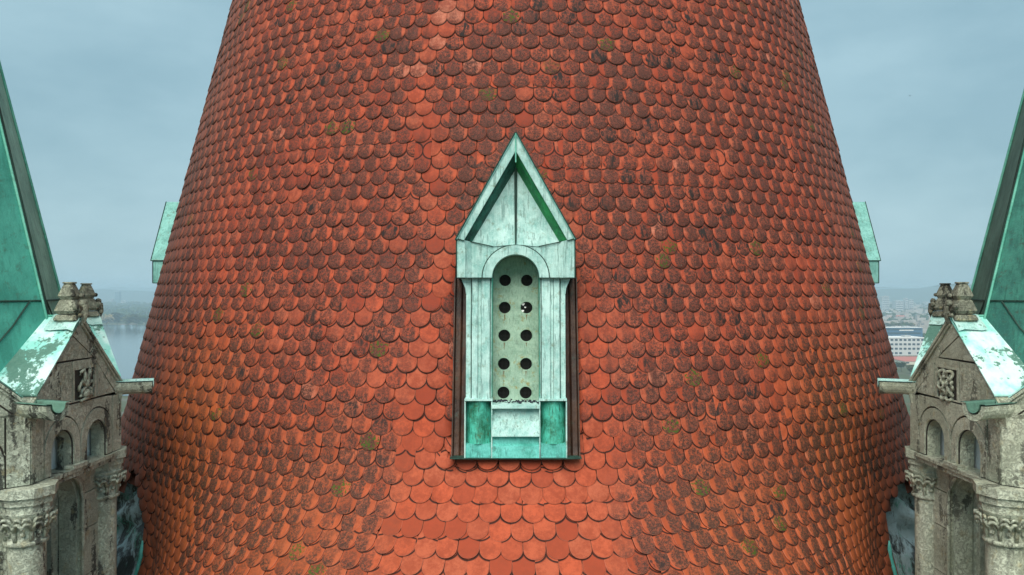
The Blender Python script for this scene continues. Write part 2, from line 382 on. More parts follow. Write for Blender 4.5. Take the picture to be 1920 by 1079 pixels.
building(1697, 667, 74, 33, 'white flat-roofed apartment block with rows of dark windows, nearest building right of the tiled roof', 'apartment block', 'white', 4, 9, 30)
building(1692, 636, 76, 21, 'long dark blue office block with pale sign strip, behind the white apartment block', 'office block', 'blue', 3, 8, 26, band=True)
building(1745, 684, 96, 6, 'long pink-red roofed shed below the white apartment block at foot of the tiled roof', 'hall', 'cream', 1, 10, 60, roof='gable', roofm='pink')
building(1661, 583, 13, 27, 'pale tower block with window bands nearest the right edge of the tiled roof', 'tower block', 'white', 8, 3, 30, band=True)
building(1687, 585, 14, 20, 'low wide white tower block left of the T-shaped tower on the skyline', 'tower block', 'white', 5, 3, 30, band=True)
building(1700, 585, 5, 25, 'slim white tower block with darker cap on the skyline, left of the stone finial', 'tower block', 'white', 7, 2, 16, band=True)
building(1709, 583, 8, 20, 'white tower block touching the left side of the right-hand stone finial', 'tower block', 'white', 6, 2, 20, band=True)
building(1673, 592, 26, 5, 'long pale hall in front of the skyline towers', 'hall', 'white', 1, 7, 30)
building(1672, 600, 12, 4, 'small red-roofed house left of the tree belt behind the blue office block', 'house', 'cream', 2, 3, 12, roof='gable', roofm='red')
building(1690, 599, 16, 5, 'wide maroon-roofed house in the middle of the low roofs above the tree belt', 'house', 'white', 2, 4, 14, roof='gable', roofm='pink')
building(1708, 598, 12, 5, 'white flat house at the right end of the low roofs, beside the finial', 'house', 'white', 2, 3, 12)
building(1664, 614, 8, 4, 'white cottage against the tiled roof edge just above the blue office block', 'house', 'white', 1, 2, 10, roof='gable', roofm='roofgrey')
building(1724, 596, 10, 6, 'grey block peeping out right behind the stone finial base', 'office block', 'grey', 3, 3, 14, band=True)
building(1790, 590, 16, 6, 'pale block between the right-hand finial and the green spire', 'office block', 'white', 3, 4, 20, band=True)
x, y = px2w(1692, 636); bm = bmesh.new(); box(bm, (6, -.25, 13.4), (22, .3, 1.6)); e = [o for o in bpy.data.objects if o.name == 'office_block'][0]
finish('sign_strip', bm, FM['trim'], e)
building(219, 572, 8, 25, 'dark slab tower block alone on the far side of the river', 'tower block', 'teal', 9, 2, 25, band=True)
building(208, 572, 6, 11, 'small pale tower block just left of the dark slab tower across the river', 'tower block', 'grey', 5, 2, 20, band=True)
building(231, 573, 9, 9, 'low pale block right of the dark slab tower across the river', 'apartment block', 'white', 3, 3, 25, band=True)
building(243, 596, 14, 5, 'low white riverside hall close to the left edge of the tiled roof', 'hall', 'white', 1, 5, 20)
building(128, 572, 10, 10, 'grey block beside the left spire just above the riverside trees', 'apartment block', 'grey', 4, 3, 25, band=True)

def crown_mesh(name, n, seed, col):
    r = random.Random(seed); bm = bmesh.new(); cl = [(r.gauss(0, .45), r.gauss(0, .45), r.uniform(-.5, .8), r.uniform(.3, .55)) for _ in range(11)]
    for _ in range(n):
        c = r.choice(cl); d = Vector((r.gauss(0, 1), r.gauss(0, 1), r.gauss(0, 1))).normalized()*c[3]*r.uniform(.6, 1.05)
        p = Vector(c[:3])+d; a = Vector((r.gauss(0, 1), r.gauss(0, 1), r.gauss(0, 1))).normalized(); b = a.orthogonal().normalized(); s = r.uniform(.09, .17)
        bm.faces.new([bm.verts.new(p+q) for q in (a*s+b*s*.4, b*s-a*s*.4, -a*s, -b*s)])
    me = bpy.data.meshes.new(name); bm.to_mesh(me); bm.free(); me.materials.append(col); return me
TG = [mat_flat('leaf_green', (.045, .075, .025), .9, .5, .4), mat_flat('leaf_olive', (.085, .095, .03), .9, .5, .4), mat_flat('leaf_yellow', (.30, .24, .12), .9, .3, .4)]
CR = [crown_mesh('crown', 520, k, TG[k if k < 3 else k % 2]) for k in range(5)]
bm = bmesh.new(); tube(bm, [(0, 0, 0), (.1, 0, .5), (0, .1, 1)], .1, 6, [.09, .06, .03]); tube(bm, [(0, 0, .5), (.3, .1, .95)], .03, 5); tube(bm, [(0, 0, .45), (-.3, -.1, .9)], .03, 5)
TR = bpy.data.meshes.new('trunk'); bm.to_mesh(TR); bm.free(); TR.materials.append(mat_flat('bark', (.10, .075, .055), .95, .3, 1))
def tree(px, py, hpx, wpx, k, label, group=None):
    x, y = px2w(px, py); sc = y/1490; h = hpx*sc; w = wpx*sc
    e = empty('tree', (x, y, 0), label, 'tree', group, random.uniform(0, 6))
    c = link(bpy.data.objects.new('crown', CR[k]), e); c.location = (0, 0, h*.58); c.scale = (w*.52, w*.52, h*.42)
    tk = link(bpy.data.objects.new('trunk', TR), e); tk.scale = (h*.35, h*.35, h*.7)
GR = 'trees on the far river bank'
tree(200, 612, 23, 20, 2, 'pale yellow autumn tree on the far river bank', GR)
for px, py, h, w, k, lb in ((176, 611, 15, 19, 0, 'dark green tree on the far bank left of the pale yellow tree'), (220, 611, 24, 24, 1, 'tall olive tree right of the pale yellow tree on the far bank'),
    (240, 612, 21, 22, 3, 'broad green tree on the far bank between the olive tree and the tiled roof'), (256, 612, 22, 20, 1, 'olive tree on the far bank nearest the tiled roof'),
    (158, 610, 10, 18, 3, 'low bushy tree on the far bank seen beside the left stone finial'), (272, 612, 18, 20, 0, 'dark tree on the far bank cut off by the tiled roof edge')):
    tree(px, py, h, w, k, lb, GR)
GR2 = 'trees of the belt behind the blue office block'
for i, (px, lb) in enumerate(((1664, 'leftmost tree of the belt, touching the tiled roof edge'), (1675, 'second tree from the tiled roof in the belt above the blue office block'),
    (1686, 'third tree from the tiled roof in the belt above the blue office block'), (1697, 'fourth tree from the tiled roof in the belt above the blue office block'), (1708, 'rightmost tree of the belt, beside the green gable roof'))):
    tree(px, 617, 11+i % 2*2, 15, (1, 3, 1, 0, 1)[i], lb, GR2)
for i, (px, py, lb) in enumerate(((1690, 697, 'dark tree below the pink-roofed shed beside the tiled roof'), (1706, 702, 'olive tree below the pink-roofed shed beside the green gable roof'))):
    tree(px, py, 17, 17, (0, 1)[i], lb)
def wood(name, label, n, xr, yr, seed, size):
    r = random.Random(seed); bm = bmesh.new()
    for _ in range(n):
        y = r.uniform(*yr); x = r.uniform(*xr)*y; s = r.uniform(.6, 1.3)*size
        for q in range(5):
            g_ = bmesh.ops.create_icosphere(bm, subdivisions=1, radius=1)
            ox, oy, oz = r.gauss(0, .6), r.gauss(0, .6), r.uniform(.5, 1.4)
            for v in g_['verts']:
                k = s*r.uniform(.5, 1.0); v.co = Vector((x+v.co.x*k+ox*s, y+v.co.y*k+oy*s, max(-1, oz*s+v.co.z*k)))
    o = finish(name, bm, TG[0]); tag(o, label, 'trees', None, 'stuff')
wood('wood', 'hazy blue-green woodland beyond the far river bank', 420, (-.62, -.42), (1700, 4200), 3, 8)
wood('wood', 'hazy woodland and gardens among the city roofs', 330, (.44, .60), (1150, 4600), 5, 6)
r = random.Random(12); bm = bmesh.new()
for _ in range(500):
    y = r.uniform(1350, 4600); x = r.uniform(.42, .62)*y; w = r.uniform(8, 26); h = r.uniform(5, 13); box(bm, (x, y, h/2), (w, r.uniform(8, 14), h))
o = finish('far_roofs', bm, [mat_flat('far_town', (.42, .38, .35), .9, .6, .02)]); tag(o, 'hazy mass of small town buildings towards the horizon', 'town', None, 'stuff')
# bird
e = empty('bird', (49.6, 100, H+24.5), 'tiny dark bird flying in the sky right of the tiled roof', 'bird')
bm = bmesh.new(); tube(bm, [(-.13, 0, 0), (-.05, 0, .01), (.05, 0, .01), (.11, 0, .02)], .02, 6, [.008, .03, .028, .01]); finish('body', bm, M_black, e)
for s in (-1, 1):
    bm = bmesh.new(); vs = [bm.verts.new(p) for p in ((-.03, 0, .01), (.05, 0, .01), (.03, s*.13, .06), (-.03, s*.2, .03))]; bm.faces.new(vs); finish('wing', bm, M_black, e)

# ------------------------------------------------------------------ tiled roof
K = .2405; EXP = .1375
def fl(d):
    return np.where(d < .8, .5*np.maximum(d, 0)**2, .32+.8*(d-.8))
def rad(h, a):
    """roof radius at height h (relative to the camera) and azimuth a from the view axis"""
    d = np.maximum(-1.3-h, 0)
    return 5.13-K*h+fl(d)*np.abs(np.cos(2*a))**1.15-.2*np.minimum(d, 1.6)*np.sin(2*a)**2
def rp(h, a, off=0.):
    r = float(rad(h, a))+off; return Vector((r*math.sin(a), AX-r*math.cos(a), H+h))
HB, HTOP = -3.45, 5.3
# opening in the tiling where the copper valley runs down to each corner turret (azimuth range below a height)
def olo(h): return R_(51.3-min(4.3, 9.5*max(0, -2.16-h)))
def ohi(h): return R_(51.0+23*max(0, -2.16-h))
def opening(h, a):
    return h < -2.17 and olo(h) < abs(a) < ohi(h)
roof = empty('tower_roof', (0, AX, H+HB), 'huge conical tower roof of weathered red-orange clay tiles with rounded ends', 'roof')
ORG = Vector((0, AX, H+HB))
bm = bmesh.new(); hs = [HB-.1+.12*i for i in range(int((HTOP-HB)/.12)+2)]; seg = 160; rings = []
for h in hs: rings.append([bm.verts.new(rp(h, 2*math.pi*k/seg, -.035)) for k in range(seg)])
top = [bm.verts.new(Vector((.02*math.sin(2*math.pi*k/seg), AX-.02*math.cos(2*math.pi*k/seg), H+20.7))) for k in range(seg)]; rings.append(top)
for ri, (A, B) in enumerate(zip(rings, rings[1:])):
    hh = hs[ri] if ri < len(hs) else 9
    for k in range(seg):
        a = 2*math.pi*(k+.5)/seg; a = a-2*math.pi if a > math.pi else a
        if hh < -2.28 and opening(hh+.06, a): continue
        bm.faces.new((A[k], A[(k+1) % seg], B[(k+1) % seg], B[k]))
finish('roof_deck', bm, mat_flat('brown_batten_deck', (.16, .05, .03), .95, .4, 6), roof, org=ORG)  # plain brown-red deck under the tiles

# one tile: local x across, y up the slope from the tip, z out of the roof
TW, TL, TT = .18, .36, .022
NS = 10
def tile_outline(w=TW, r=None):
    hw = w/2-.003; o = [(hw, TL)]; o += [(hw*math.cos(math.pi*i/NS*-1), hw*1.02+hw*1.02*math.sin(math.pi*i/NS*-1)) for i in range(NS+1)]; o.append((-hw, TL)); return o
OUT = tile_outline(); NO = len(OUT)
cx_, cy_ = 0., .09
INN = []
for (x, y) in OUT:
    if y > TL-.01: INN.append((x*.93, y))
    else:
        dx, dy = x-cx_, y-cy_; l_ = math.hypot(dx, dy); INN.append((x-dx/l_*.006, y-dy/l_*.006))
TV = np.array([(x, y, 0.) for x, y in INN]+[(x, y, -.0035) for x, y in OUT]+[(x, y, -TT) for x, y in OUT])
TA = np.array([(x, y, 0.) for x, y in INN]+[(x, y, .5) for x, y in OUT]+[(x, y, 1.) for x, y in OUT])
TF = [list(range(NO))[::-1]]
for i in range(NO-1):
    TF.append([i, i+1, NO+i+1, NO+i]); TF.append([NO+i, NO+i+1, 2*NO+i+1, 2*NO+i])
# rows: each tile sits over the joint of the two below; extra tiles creep in where the cone widens
rows = []; h = HTOP; n0 = int(2*math.pi*float(rad(h, .3))/.176)
ang = np.sort((np.arange(n0)/n0*2*math.pi-math.pi)+rng.normal(0, .0006, n0))
while h > HB:
    rows.append((h, ang.copy()))      # (tip height, azimuths)
    h -= EXP*(1.031/math.sqrt(1+((float(rad(h-.07, 0.))-float(rad(h+.07, 0.)))/.14)**2))**.5
    nxt = (ang+np.roll(ang, -1))/2; nxt[-1] = (ang[-1]+ang[0]+2*math.pi)/2
    nxt = np.sort((nxt+math.pi) % (2*math.pi)-math.pi)
    rr_ = rad(h, nxt); gap = (np.roll(nxt, -1)-nxt); gap[-1] += 2*math.pi; wid = gap*rr_
    need = int(round(2*math.pi*float(rad(h, .3))/.181))
    tries = 0
    while len(nxt) < need and tries < 30:
        tries += 1
        i = int(rng.integers(1, len(nxt)-2)) if wid.max() < .2 else int(np.argmax(wid[1:-1])+1)
        # squeeze a tile in and push its neighbours apart
        g0 = nxt[i]; k = 7; lo, hi = max(0, i-k), min(len(nxt)-1, i+k+1)
        seg_ = np.linspace(nxt[lo], nxt[hi], hi-lo+2); nxt = np.concatenate([nxt[:lo], seg_, nxt[hi+1:]])
        gap = (np.roll(nxt, -1)-nxt); gap[-1] += 2*math.pi; wid = gap*rad(h, nxt)
    ang = nxt
def sstep(x, a, b):
    t_ = min(1, max(0, (x-a)/(b-a))); return t_*t_*(3-2*t_)
def tile_wear(x, h, a):
    """dirt, hue, zone for a tile at world x, height h, azimuth a"""
    q = random.random(); dirt = .95+.22*(random.random()-.5)
    if random.random() < .05: dirt *= random.uniform(.3, .7)
    def bump2(cx_, ch_, rx, rh): return math.exp(-((x-cx_)/rx)**2-((h-ch_)/rh)**2)
    dirt *= .86+.40*bump2(1.5, .3, 1.3, 1.0)+.35*bump2(.9, 2.1, 1.6, 1.0)+.30*bump2(-2.3, -1.5, 1.2, .7)+.25*bump2(-1.6, .6, .8, 1.2)+.35*bump2(2.9, -1.7, .9, .6)+.25*bump2(-.3, 2.4, 1.0, .6)
    # washed clean below the dormer by the copper run-off, and in a streak down its left side
    path = [(2.9, -.62), (2.7, -.68), (2.15, -.98), (1.65, -.86), (1.05, -.75), (.2, -.70), (-.75, -.83), (-1.5, -.9)]
    if h < -1.3:
        f = 1-sstep(abs(x+.03)-(.50+.22*(-1.45-h)), .0, .55); dirt *= 1-.95*f
    for (h1, x1), (h0, x0_) in zip(path, path[1:]):
        if h0 <= h < h1:
            px_ = x0_+(x1-x0_)*(h-h0)/(h1-h0); f = 1-sstep(abs(x-px_+random.gauss(0, .03)), .05, .22); dirt *= 1-.85*f*(.75+.25*random.random())
            if h > 1.9 and f > .5 and random.random() < .6: q = .9945
    f = (1-sstep(abs(x-.64), .06, .25))*(1-sstep(h, .1, .6)); dirt *= 1-.5*f
    f = (1-sstep(abs(x+.85), .1, .5))*(1-sstep(h, -.9, -.2)); dirt *= 1-.8*f
    f = (1-sstep(abs(x-.8), .1, .35))*(1-sstep(h, -1.3, -.7)); dirt *= 1-.5*f
    aa = abs(a)
    grey = sstep(aa, R_(36), R_(60))*(1 if x < 0 else .8)
    och = sstep(aa, R_(22), R_(38))*(1-sstep(h, -1.6, .2))*.9*(1-sstep(aa, R_(44), R_(56)))
    och = max(och, (.12+.43*sstep(aa, R_(6), R_(20)))*(1-sstep(h, -2.4, -.5)))*(1-.6*sstep(aa, R_(48), R_(60)))
    if h < -2.1 and aa > R_(34): dirt *= .4  # bright flare beside the crease: strong sky light put in as less dirt
    if h > 1.4: dirt *= 1.2
    dirt *= 1-.25*grey
    return dirt, q, min(och, .97)+int(grey*10)
tiles = []     # (matrix 3x3, origin, clip function or None, wear, screen size)
for ri, (h, an) in enumerate(rows):
    dh_ = h-rows[ri+1][0] if ri+1 < len(rows) else .12; dh_ = rows[ri-1][0]-h if ri else dh_
    gp = np.diff(np.concatenate([an, [an[0]+2*math.pi]])); gl = np.roll(gp, 1)
    for i, a in enumerate(an):
        a = float(a)
        if opening(h+.02, a): continue
        x0 = float(rad(h, a))*math.sin(a); front = abs(a) < 1.2
        # footprints of the three dormers
        skip = False
        for da in (0, math.pi/2, -math.pi/2):
            xx = float(rad(h, a))*math.sin(a-da)
            if math.cos(a-da) > .5:
                if -1.53 < h < .05 and abs(xx) < .50: skip = True
                if .05 <= h < 1.0 and abs(xx) < .40*(1.38-h)/1.2: skip = True
        if skip: continue
        w = float((gp[i]+gl[i])/2*rad(h, a))
        p = rp(h, a); pu = rp(h+.2, a); upv = (pu-p).normalized()
        tg = (rp(h, a+.01)-rp(h, a-.01)).normalized(); nrm = tg.cross(upv).normalized()
        ex_ = float(np.hypot(dh_, float(rad(h, a))-float(rad(h+dh_, a))))-.142      # how far this course shows beyond the usual
        tilt = -.075+random.gauss(0, .006); yaw = random.gauss(0, .022)
        upv2 = (upv*math.cos(tilt)+nrm*math.sin(tilt)); nr2 = tg.cross(upv2).normalized()
        tg2 = tg*math.cos(yaw)+upv2*math.sin(yaw); up3 = nr2.cross(tg2)
        sx = min(w, .205)/TW
        o_ = p+nrm*(.033+random.gauss(0, .0022))+upv*random.gauss(0, .0045)
        if random.random() < .012: o_ = o_+nrm*.008-upv*random.uniform(.01, .04)
        M3 = np.array([[*(tg2*sx)], [*up3], [*nr2]]).T
        wr = tile_wear(x0, h, a)
        dist = o_.y; sx_ = o_.x/max(dist, .1)*1490; sy_ = (o_.z-H)/max(dist, .1)*1490
        vis = front and abs(sx_) < 900 and abs(sy_+0) < 560
        face = max(0, (Vector((0, 0, H))-o_).normalized().dot(nr2))
        hidden = abs(o_.x) < .5 and -1.5 < h < .4
        size = face*w/dist**2 if vis and not hidden else 0
        tiles.append((M3, np.array(o_), h, a, wr, size, ex_))
order = sorted(range(len(tiles)), key=lambda i: -tiles[i][5]); chosen = set()
def clipped(h, x): return (h < .2 and h > -1.95 and abs(x) < .75)
for i in order:
    if len(chosen) >= 290: break
    M3, o_, h, a, wr, sz, ex_ = tiles[i]
    if clipped(h, o_[0]): continue
    chosen.add(i)
# shared meshes for the single tiles
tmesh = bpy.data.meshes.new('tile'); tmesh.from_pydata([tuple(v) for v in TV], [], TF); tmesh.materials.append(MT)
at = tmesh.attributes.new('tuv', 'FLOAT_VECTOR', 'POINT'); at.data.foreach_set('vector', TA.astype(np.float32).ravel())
big_v, big_a, big_d = [], [], []
for i, (M3, o_, h, a, wr, sz, ex_) in enumerate(tiles):
    if i in chosen:
        o = bpy.data.objects.new('tile', tmesh); m4 = Matrix.Identity(4)
        for r_ in range(3):
            for c_ in range(3): m4[r_][c_] = M3[r_, c_]
            m4[r_][3] = o_[r_]-ORG[r_]
        o.matrix_world = m4; o.color = (wr[0], wr[1], wr[2], .5+ex_); link(o, roof)
    else:
        V = TV@M3.T+o_; A_ = TA.copy(); A_[:, 1] -= ex_
        if clipped(h, o_[0]):      # tiles cut along the flashing strips and under the dormer foot
            x, z = V[:, 0], V[:, 2]-H
            if h < -1.40: m_ = (np.abs(x) < .57) & (z > -1.475); V[m_, 2] = H-1.475; 
            else:
                sg = 1 if o_[0] > 0 else -1
                m_ = (sg*x < .565) & (z < .44); V[m_, 0] = sg*.565
        big_v.append(V); big_a.append(A_); big_d.append(np.tile(np.array(wr), (len(TV), 1)))
nb = len(big_v); V = np.concatenate(big_v)-np.array(ORG)
fl_idx = []; fl_tot = []
for f in TF: fl_idx += f; fl_tot.append(len(f))
base = np.array(fl_idx); tot = np.array(fl_tot)
allidx = (base[None, :]+(np.arange(nb)*len(TV))[:, None]).ravel(); alltot = np.tile(tot, nb)
me = bpy.data.meshes.new('tile_field'); me.vertices.add(len(V)); me.vertices.foreach_set('co', V.astype(np.float32).ravel())
me.loops.add(len(allidx)); me.loops.foreach_set('vertex_index', allidx.astype(np.int32))
me.polygons.add(len(alltot)); me.polygons.foreach_set('loop_start', np.concatenate([[0], np.cumsum(alltot)[:-1]]).astype(np.int32))
me.update(calc_edges=True); me.validate()
at = me.attributes.new('tuv', 'FLOAT_VECTOR', 'POINT'); at.data.foreach_set('vector', np.concatenate(big_a).astype(np.float32).ravel())
at = me.attributes.new('td', 'FLOAT_VECTOR', 'POINT'); at.data.foreach_set('vector', np.concatenate(big_d).astype(np.float32).ravel())
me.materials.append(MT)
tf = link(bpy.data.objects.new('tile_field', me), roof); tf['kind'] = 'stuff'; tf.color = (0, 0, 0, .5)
print('tiles', len(tiles), 'single', len(chosen))

# ------------------------------------------------------------------ copper dormers
BQ = 5.56                                    # radius at the dormer's foot
def make_dormer(label):
    e = empty('copper_dormer', (0, AX-BQ, H-1.45), label, 'dormer')
    def f(u, v, w):        # u across, v height, w radius from the axis -> local; the jambs lean with the roof, the hood stands plumb
        t_ = min(1, max(0, (v+1.45)/1.565)); v2 = v*(1+.02*min(1, (v+1.45)/.5)) if v < 0 else v
        return Vector((u*(1.012+.012*t_), -(w-.25*t_-.075*(1-t_)-BQ), v2+1.45))
    f0 = lambda u, v, w: Vector((u, -(w-BQ), v+1.45))
    fp = lambda u, v, w: f(u, v, w-.12*(v+.95)/1.05)      # the vent panel leans back under the arch
    def P(name, outline, holes, w0, w1, m, parent=None, ff=None):
        bm = bmesh.new(); slab(bm, outline, holes, w0, w1, ff or f); return finish(name, bm, m, parent or e)
    def hull(name, pts, faces, m, parent=None):
        bm = bmesh.new(); vs = [bm.verts.new(f(*p)) for p in pts]
        for q in faces: bm.faces.new([vs[i] for i in q])
        return finish(name, bm, m, parent or e)
    lean = lambda v: 5.735                     # gable plane leans back with the roof
    AP, FT = (0, 1.385), (.508, .46)
    ia, ifx = (0, 1.235), .448                              # inner edge of the rake boards
    ta, tfx = (0, 1.10), .382                              # tympanum edge
    for s in (-1, 1):
        P('arch_side', [(s*.2045, -.975), (s*.2075, -.975), (s*.2075, .115), (s*.2045, .115)], [], 5.40, 5.66, M_teal)
        # rake boards
        A = [(0, AP[1]), (s*FT[0], FT[1]), (s*ifx, FT[1]-.018), (0, ia[1])]
        pts = [(p[0], p[1], lean(p[1])) for p in A]+[(p[0], p[1], lean(p[1])-.035) for p in A]
        hull('rake_board', pts, ((0, 1, 2, 3), (7, 6, 5, 4), (0, 1, 5, 4), (1, 2, 6, 5), (2, 3, 7, 6)), M_pale)
        # splayed reveal between the rake and the tympanum
        B = [(0, ia[1]), (s*ifx, FT[1]-.018), (s*tfx, FT[1]-.03), (0, ta[1])]
        hull('gable_reveal', [(B[0][0], B[0][1], lean(B[0][1])-.03), (B[1][0], B[1][1], lean(B[1][1])-.03), (B[2][0], B[2][1], 5.655), (B[3][0], B[3][1], lean(1.13)-.17)],
             ((0, 1, 2, 3),), M_reveal_lit if s > 0 else M_reveal_shade)
        # roof sheets of the hood running back into the tiles
        q0, q1 = 4.70, 4.95
        hull('hood_roof', [(0, 1.392, lean(1.38)+.01), (s*.516, .452, lean(.46)+.01), (s*.516, .452, 5.0), (0, 1.392, 4.72),
                           (0, 1.375, lean(1.38)+.01), (s*.504, .452, lean(.46)+.01), (s*.504, .452, 5.0), (0, 1.375, 4.72)],
             ((0, 1, 2, 3), (4, 5, 6, 7), (0, 1, 5, 4), (1, 2, 6, 5)), M_mid)
        bm = bmesh.new(); tube(bm, [f(s*.519, .450, 5.75), f(s*.519, .450, 5.0)], .007, 5); tube(bm, [f(s*.519, .452, 5.748), f(s*.004, 1.396, 5.748)], .006, 5); tube(bm, [f(s*.512, .115, 5.722), f(s*.512, .45, 5.722)], .006, 5); tube(bm, [f(s*.512, .113, 5.722), f(s*.512, .113, 5.2)], .006, 5); finish('seam', bm, M_seam, e)
        # tympanum, folded along its middle seam
        hull('tympanum', [(0, ta[1], lean(1.13)-.17), (s*tfx, FT[1]-.03, 5.655), (s*.19, .392, 5.668), (0, .41, 5.672), (0, .7, 5.60)], ((0, 1, 2, 3, 4),), M_pale)
        # cheeks of the hood
        hull('hood_cheek', [(s*.508, .458, 5.72), (s*.508, .115, 5.72), (s*.508, .115, 5.1), (s*.508, .458, 5.0), (s*.503, .458, 5.72), (s*.503, .115, 5.72), (s*.503, .115, 5.1), (s*.503, .458, 5.0)],
             ((0, 1, 2, 3), (4, 5, 6, 7), (0, 1, 5, 4), (1, 2, 6, 5)), M_mid)
        # fascia: outer flange and a canted inner strip
        P('fascia_flange', [(s*.437, .115), (s*.506, .115), (s*.506, .458), (s*.437, .447)], [], 5.69, 5.722, M_pale)
        hull('canted_strip', [(s*.437, .115, 5.705), (s*.385, .115, 5.662), (s*.385, .432, 5.662), (s*.437, .445, 5.705)], ((0, 1, 2, 3),), M_pale)
        P('soffit', [(s*.21, .106), (s*.505, .106), (s*.505, .114), (s*.21, .114)], [], 5.35, 5.715, M_seam)
        # chevron seam
        bm = bmesh.new(); tube(bm, [f(s*.425, .446, 5.675), f(s*.39, .434, 5.668), f(s*.30, .414, 5.672), f(s*.20, .392, 5.674)], .0045, 5); finish('seam', bm, M_seam, e)
        # jamb: mouldings as one run of steps, with a corbel swelling at the head
        for (x0, x1, w1, nm) in ((.392, .432, 5.640, 'jamb_moulding'), (.330, .380, 5.668, 'jamb_moulding'), (.300, .327, 5.655, 'jamb_moulding'), (.225, .297, 5.678, 'jamb_moulding'), (.208, .222, 5.64, 'jamb_moulding')):
            P(nm, [(s*x0, -.93), (s*x1, -.93), (s*x1, .113), (s*x0, .113)], [], 5.52, w1, M_pale)
        for xj in (.3835, .3285, .2985, .2235):
            bm = bmesh.new(); tube(bm, [f(s*xj, -.928, 5.642), f(s*xj, .11, 5.642)], .0032, 5); finish('seam', bm, M_seam, e)  # dark lines laid along the grooves between the jamb mouldings
        bm = bmesh.new(); tube(bm, [f(s*.508, .459, 5.737), f(s*.446, .440, 5.737)], .004, 5); finish('seam', bm, M_seam, e)  # dark line put in for the shadow at the rake foot joint
        P('jamb_core', [(s*.205, -.93), (s*.428, -.93), (s*.428, .11), (s*.205, .11)], [], 5.40, 5.622, M_pale)
        P('corbel', [(s*.428, .112), (s*.478, .112), (s*.462, .07), (s*.440, .02), (s*.434, -.03), (s*.428, -.03)], [], 5.40, 5.645, M_pale)
        # cap strip and plinth below the jamb: a hollow curved sheet with a lower block
        P('plinth_cap', [(s*.200, -.945), (s*.440, -.945), (s*.440, -.930), (s*.200, -.930)], [], 5.45, 5.700, M_pale)
        bm = bmesh.new(); n = 10; rows_ = []
        for v in (-.946, -1.15, -1.33):
            rows_.append([bm.verts.new(f(s*(.215+.215*i/n), v, 5.575+.10*math.sin(math.pi*i/n)**.8+(.01 if v < -1.2 else 0))) for i in range(n+1)])
        for A_, B_ in zip(rows_, rows_[1:]):
            for i in range(n): bm.faces.new((A_[i], A_[i+1], B_[i+1], B_[i]))
        finish('plinth', bm, M_teal, e, smooth=True)
        P('plinth_block', [(s*.215, -1.452), (s*.434, -1.452), (s*.434, -1.33), (s*.215, -1.33)], [], 5.5, 5.672, M_chute2)
        for xx in (.206, .436): P('edge_fillet', [(s*(xx-.005), -1.452), (s*(xx+.005), -1.452), (s*(xx+.005), -.946), (s*(xx-.005), -.946)], [], 5.5, 5.69, M_pale)
        # brown flashing gutter lying on the tiles beside the dormer
        bm = bmesh.new(); prof = [(.437, .055), (.446, .02), (.485, .012), (.495, .032), (.505, .012), (.545, .015), (.556, .06), (.566, .06), (.566, .0)]; rr2 = []
        for v in [.12-.1*i for i in range(16)]+[-1.455]:
            rb = 5.13-K*v+float(fl(np.array(-1.3-v))); rr2.append([bm.verts.new(f0(s*x, v, rb+w)) for x, w in prof])
        for A_, B_ in zip(rr2, rr2[1:]):
            for i in range(len(prof)-1): bm.faces.new((A_[i], A_[i+1], B_[i+1], B_[i]))
        finish('flashing_gutter', bm, M_bronze, e)
        hull('side_cheek', [(s*.433, .11, 5.62), (s*.433, -1.45, 5.62), (s*.433, -1.45, 5.50), (s*.433, .11, 5.1)], ((0, 1, 2, 3),), M_bronze)
    # face panel around the arch, arch ring, intrados
    P('spandrel_panel', [(-.386, .116), (-.286, .116)]+arc(0, .115, .286, 180, 0, 24)+[(.286, .116), (.386, .116), (.386, .432), (.19, .390), (0, .409), (-.19, .390), (-.386, .432)], [], 5.64, 5.660, M_pale)
    P('arch_ring', arc(0, .115, .287, 0, 180, 28)+arc(0, .115, .206, 180, 0, 28), [], 5.40, 5.700, M_pale)
    bm = bmesh.new(); tube(bm, [f(x, y, 5.665) for x, y in arc(0, .115, .292, 0, 180, 28)], .006, 5); finish('seam', bm, M_seam, e)
    bm = bmesh.new(); tube(bm, [f(0, 1.10, lean(1.10)-.155), f(0, .9, 5.592), f(0, .7, 5.612), f(0, .55, 5.645), f(0, .415, 5.685)], .011, 8, [.013, .013, .011, .010, .007]); finish('seam', bm, M_seam, e)
    bm = bmesh.new(); tube(bm, [f(0, 1.13, lean(1.13)+.005), f(0, 1.385, lean(1.385)+.012)], .007, 6); finish('ridge_roll', bm, M_seamL, e)
    # vent panel
    holes = []; pos = []
    for k in range(5):
        for s in (-1, 1):
            c = (s*.098+.002-.003*k, .093-.2475*k); pos.append(c); holes.append(arc(c[0], c[1], .054, 0, 360-20, 17))
    pn = P('vent_panel', [(-.204, -.975), (.204, -.975)]+arc(0, .115, .204, 0, 180, 20), holes, 5.505, 5.525, M_panel, ff=fp)
    bm = bmesh.new()
    for k in range(-4, 5):
        c = .054*math.cos(math.asin(k*.012/.054)); 
        tube(bm, [Vector((k*.012, 0, -c)), Vector((k*.012, 0, c))], .0011, 3); tube(bm, [Vector((-c, 0, k*.012)), Vector((c, 0, k*.012))], .0011, 3)
    wm = bpy.data.meshes.new('wire_screen'); bm.to_mesh(wm); bm.free(); wm.materials.append(M_wire)
    bm = bmesh.new(); tube(bm, [Vector((x, 0, y)) for x, y in arc(0, 0, .057, 0, 345, 23)], .004, 5, closed=True)
    rm = bpy.data.meshes.new('vent_rim'); bm.to_mesh(rm); bm.free(); rm.materials.append(M_panel)
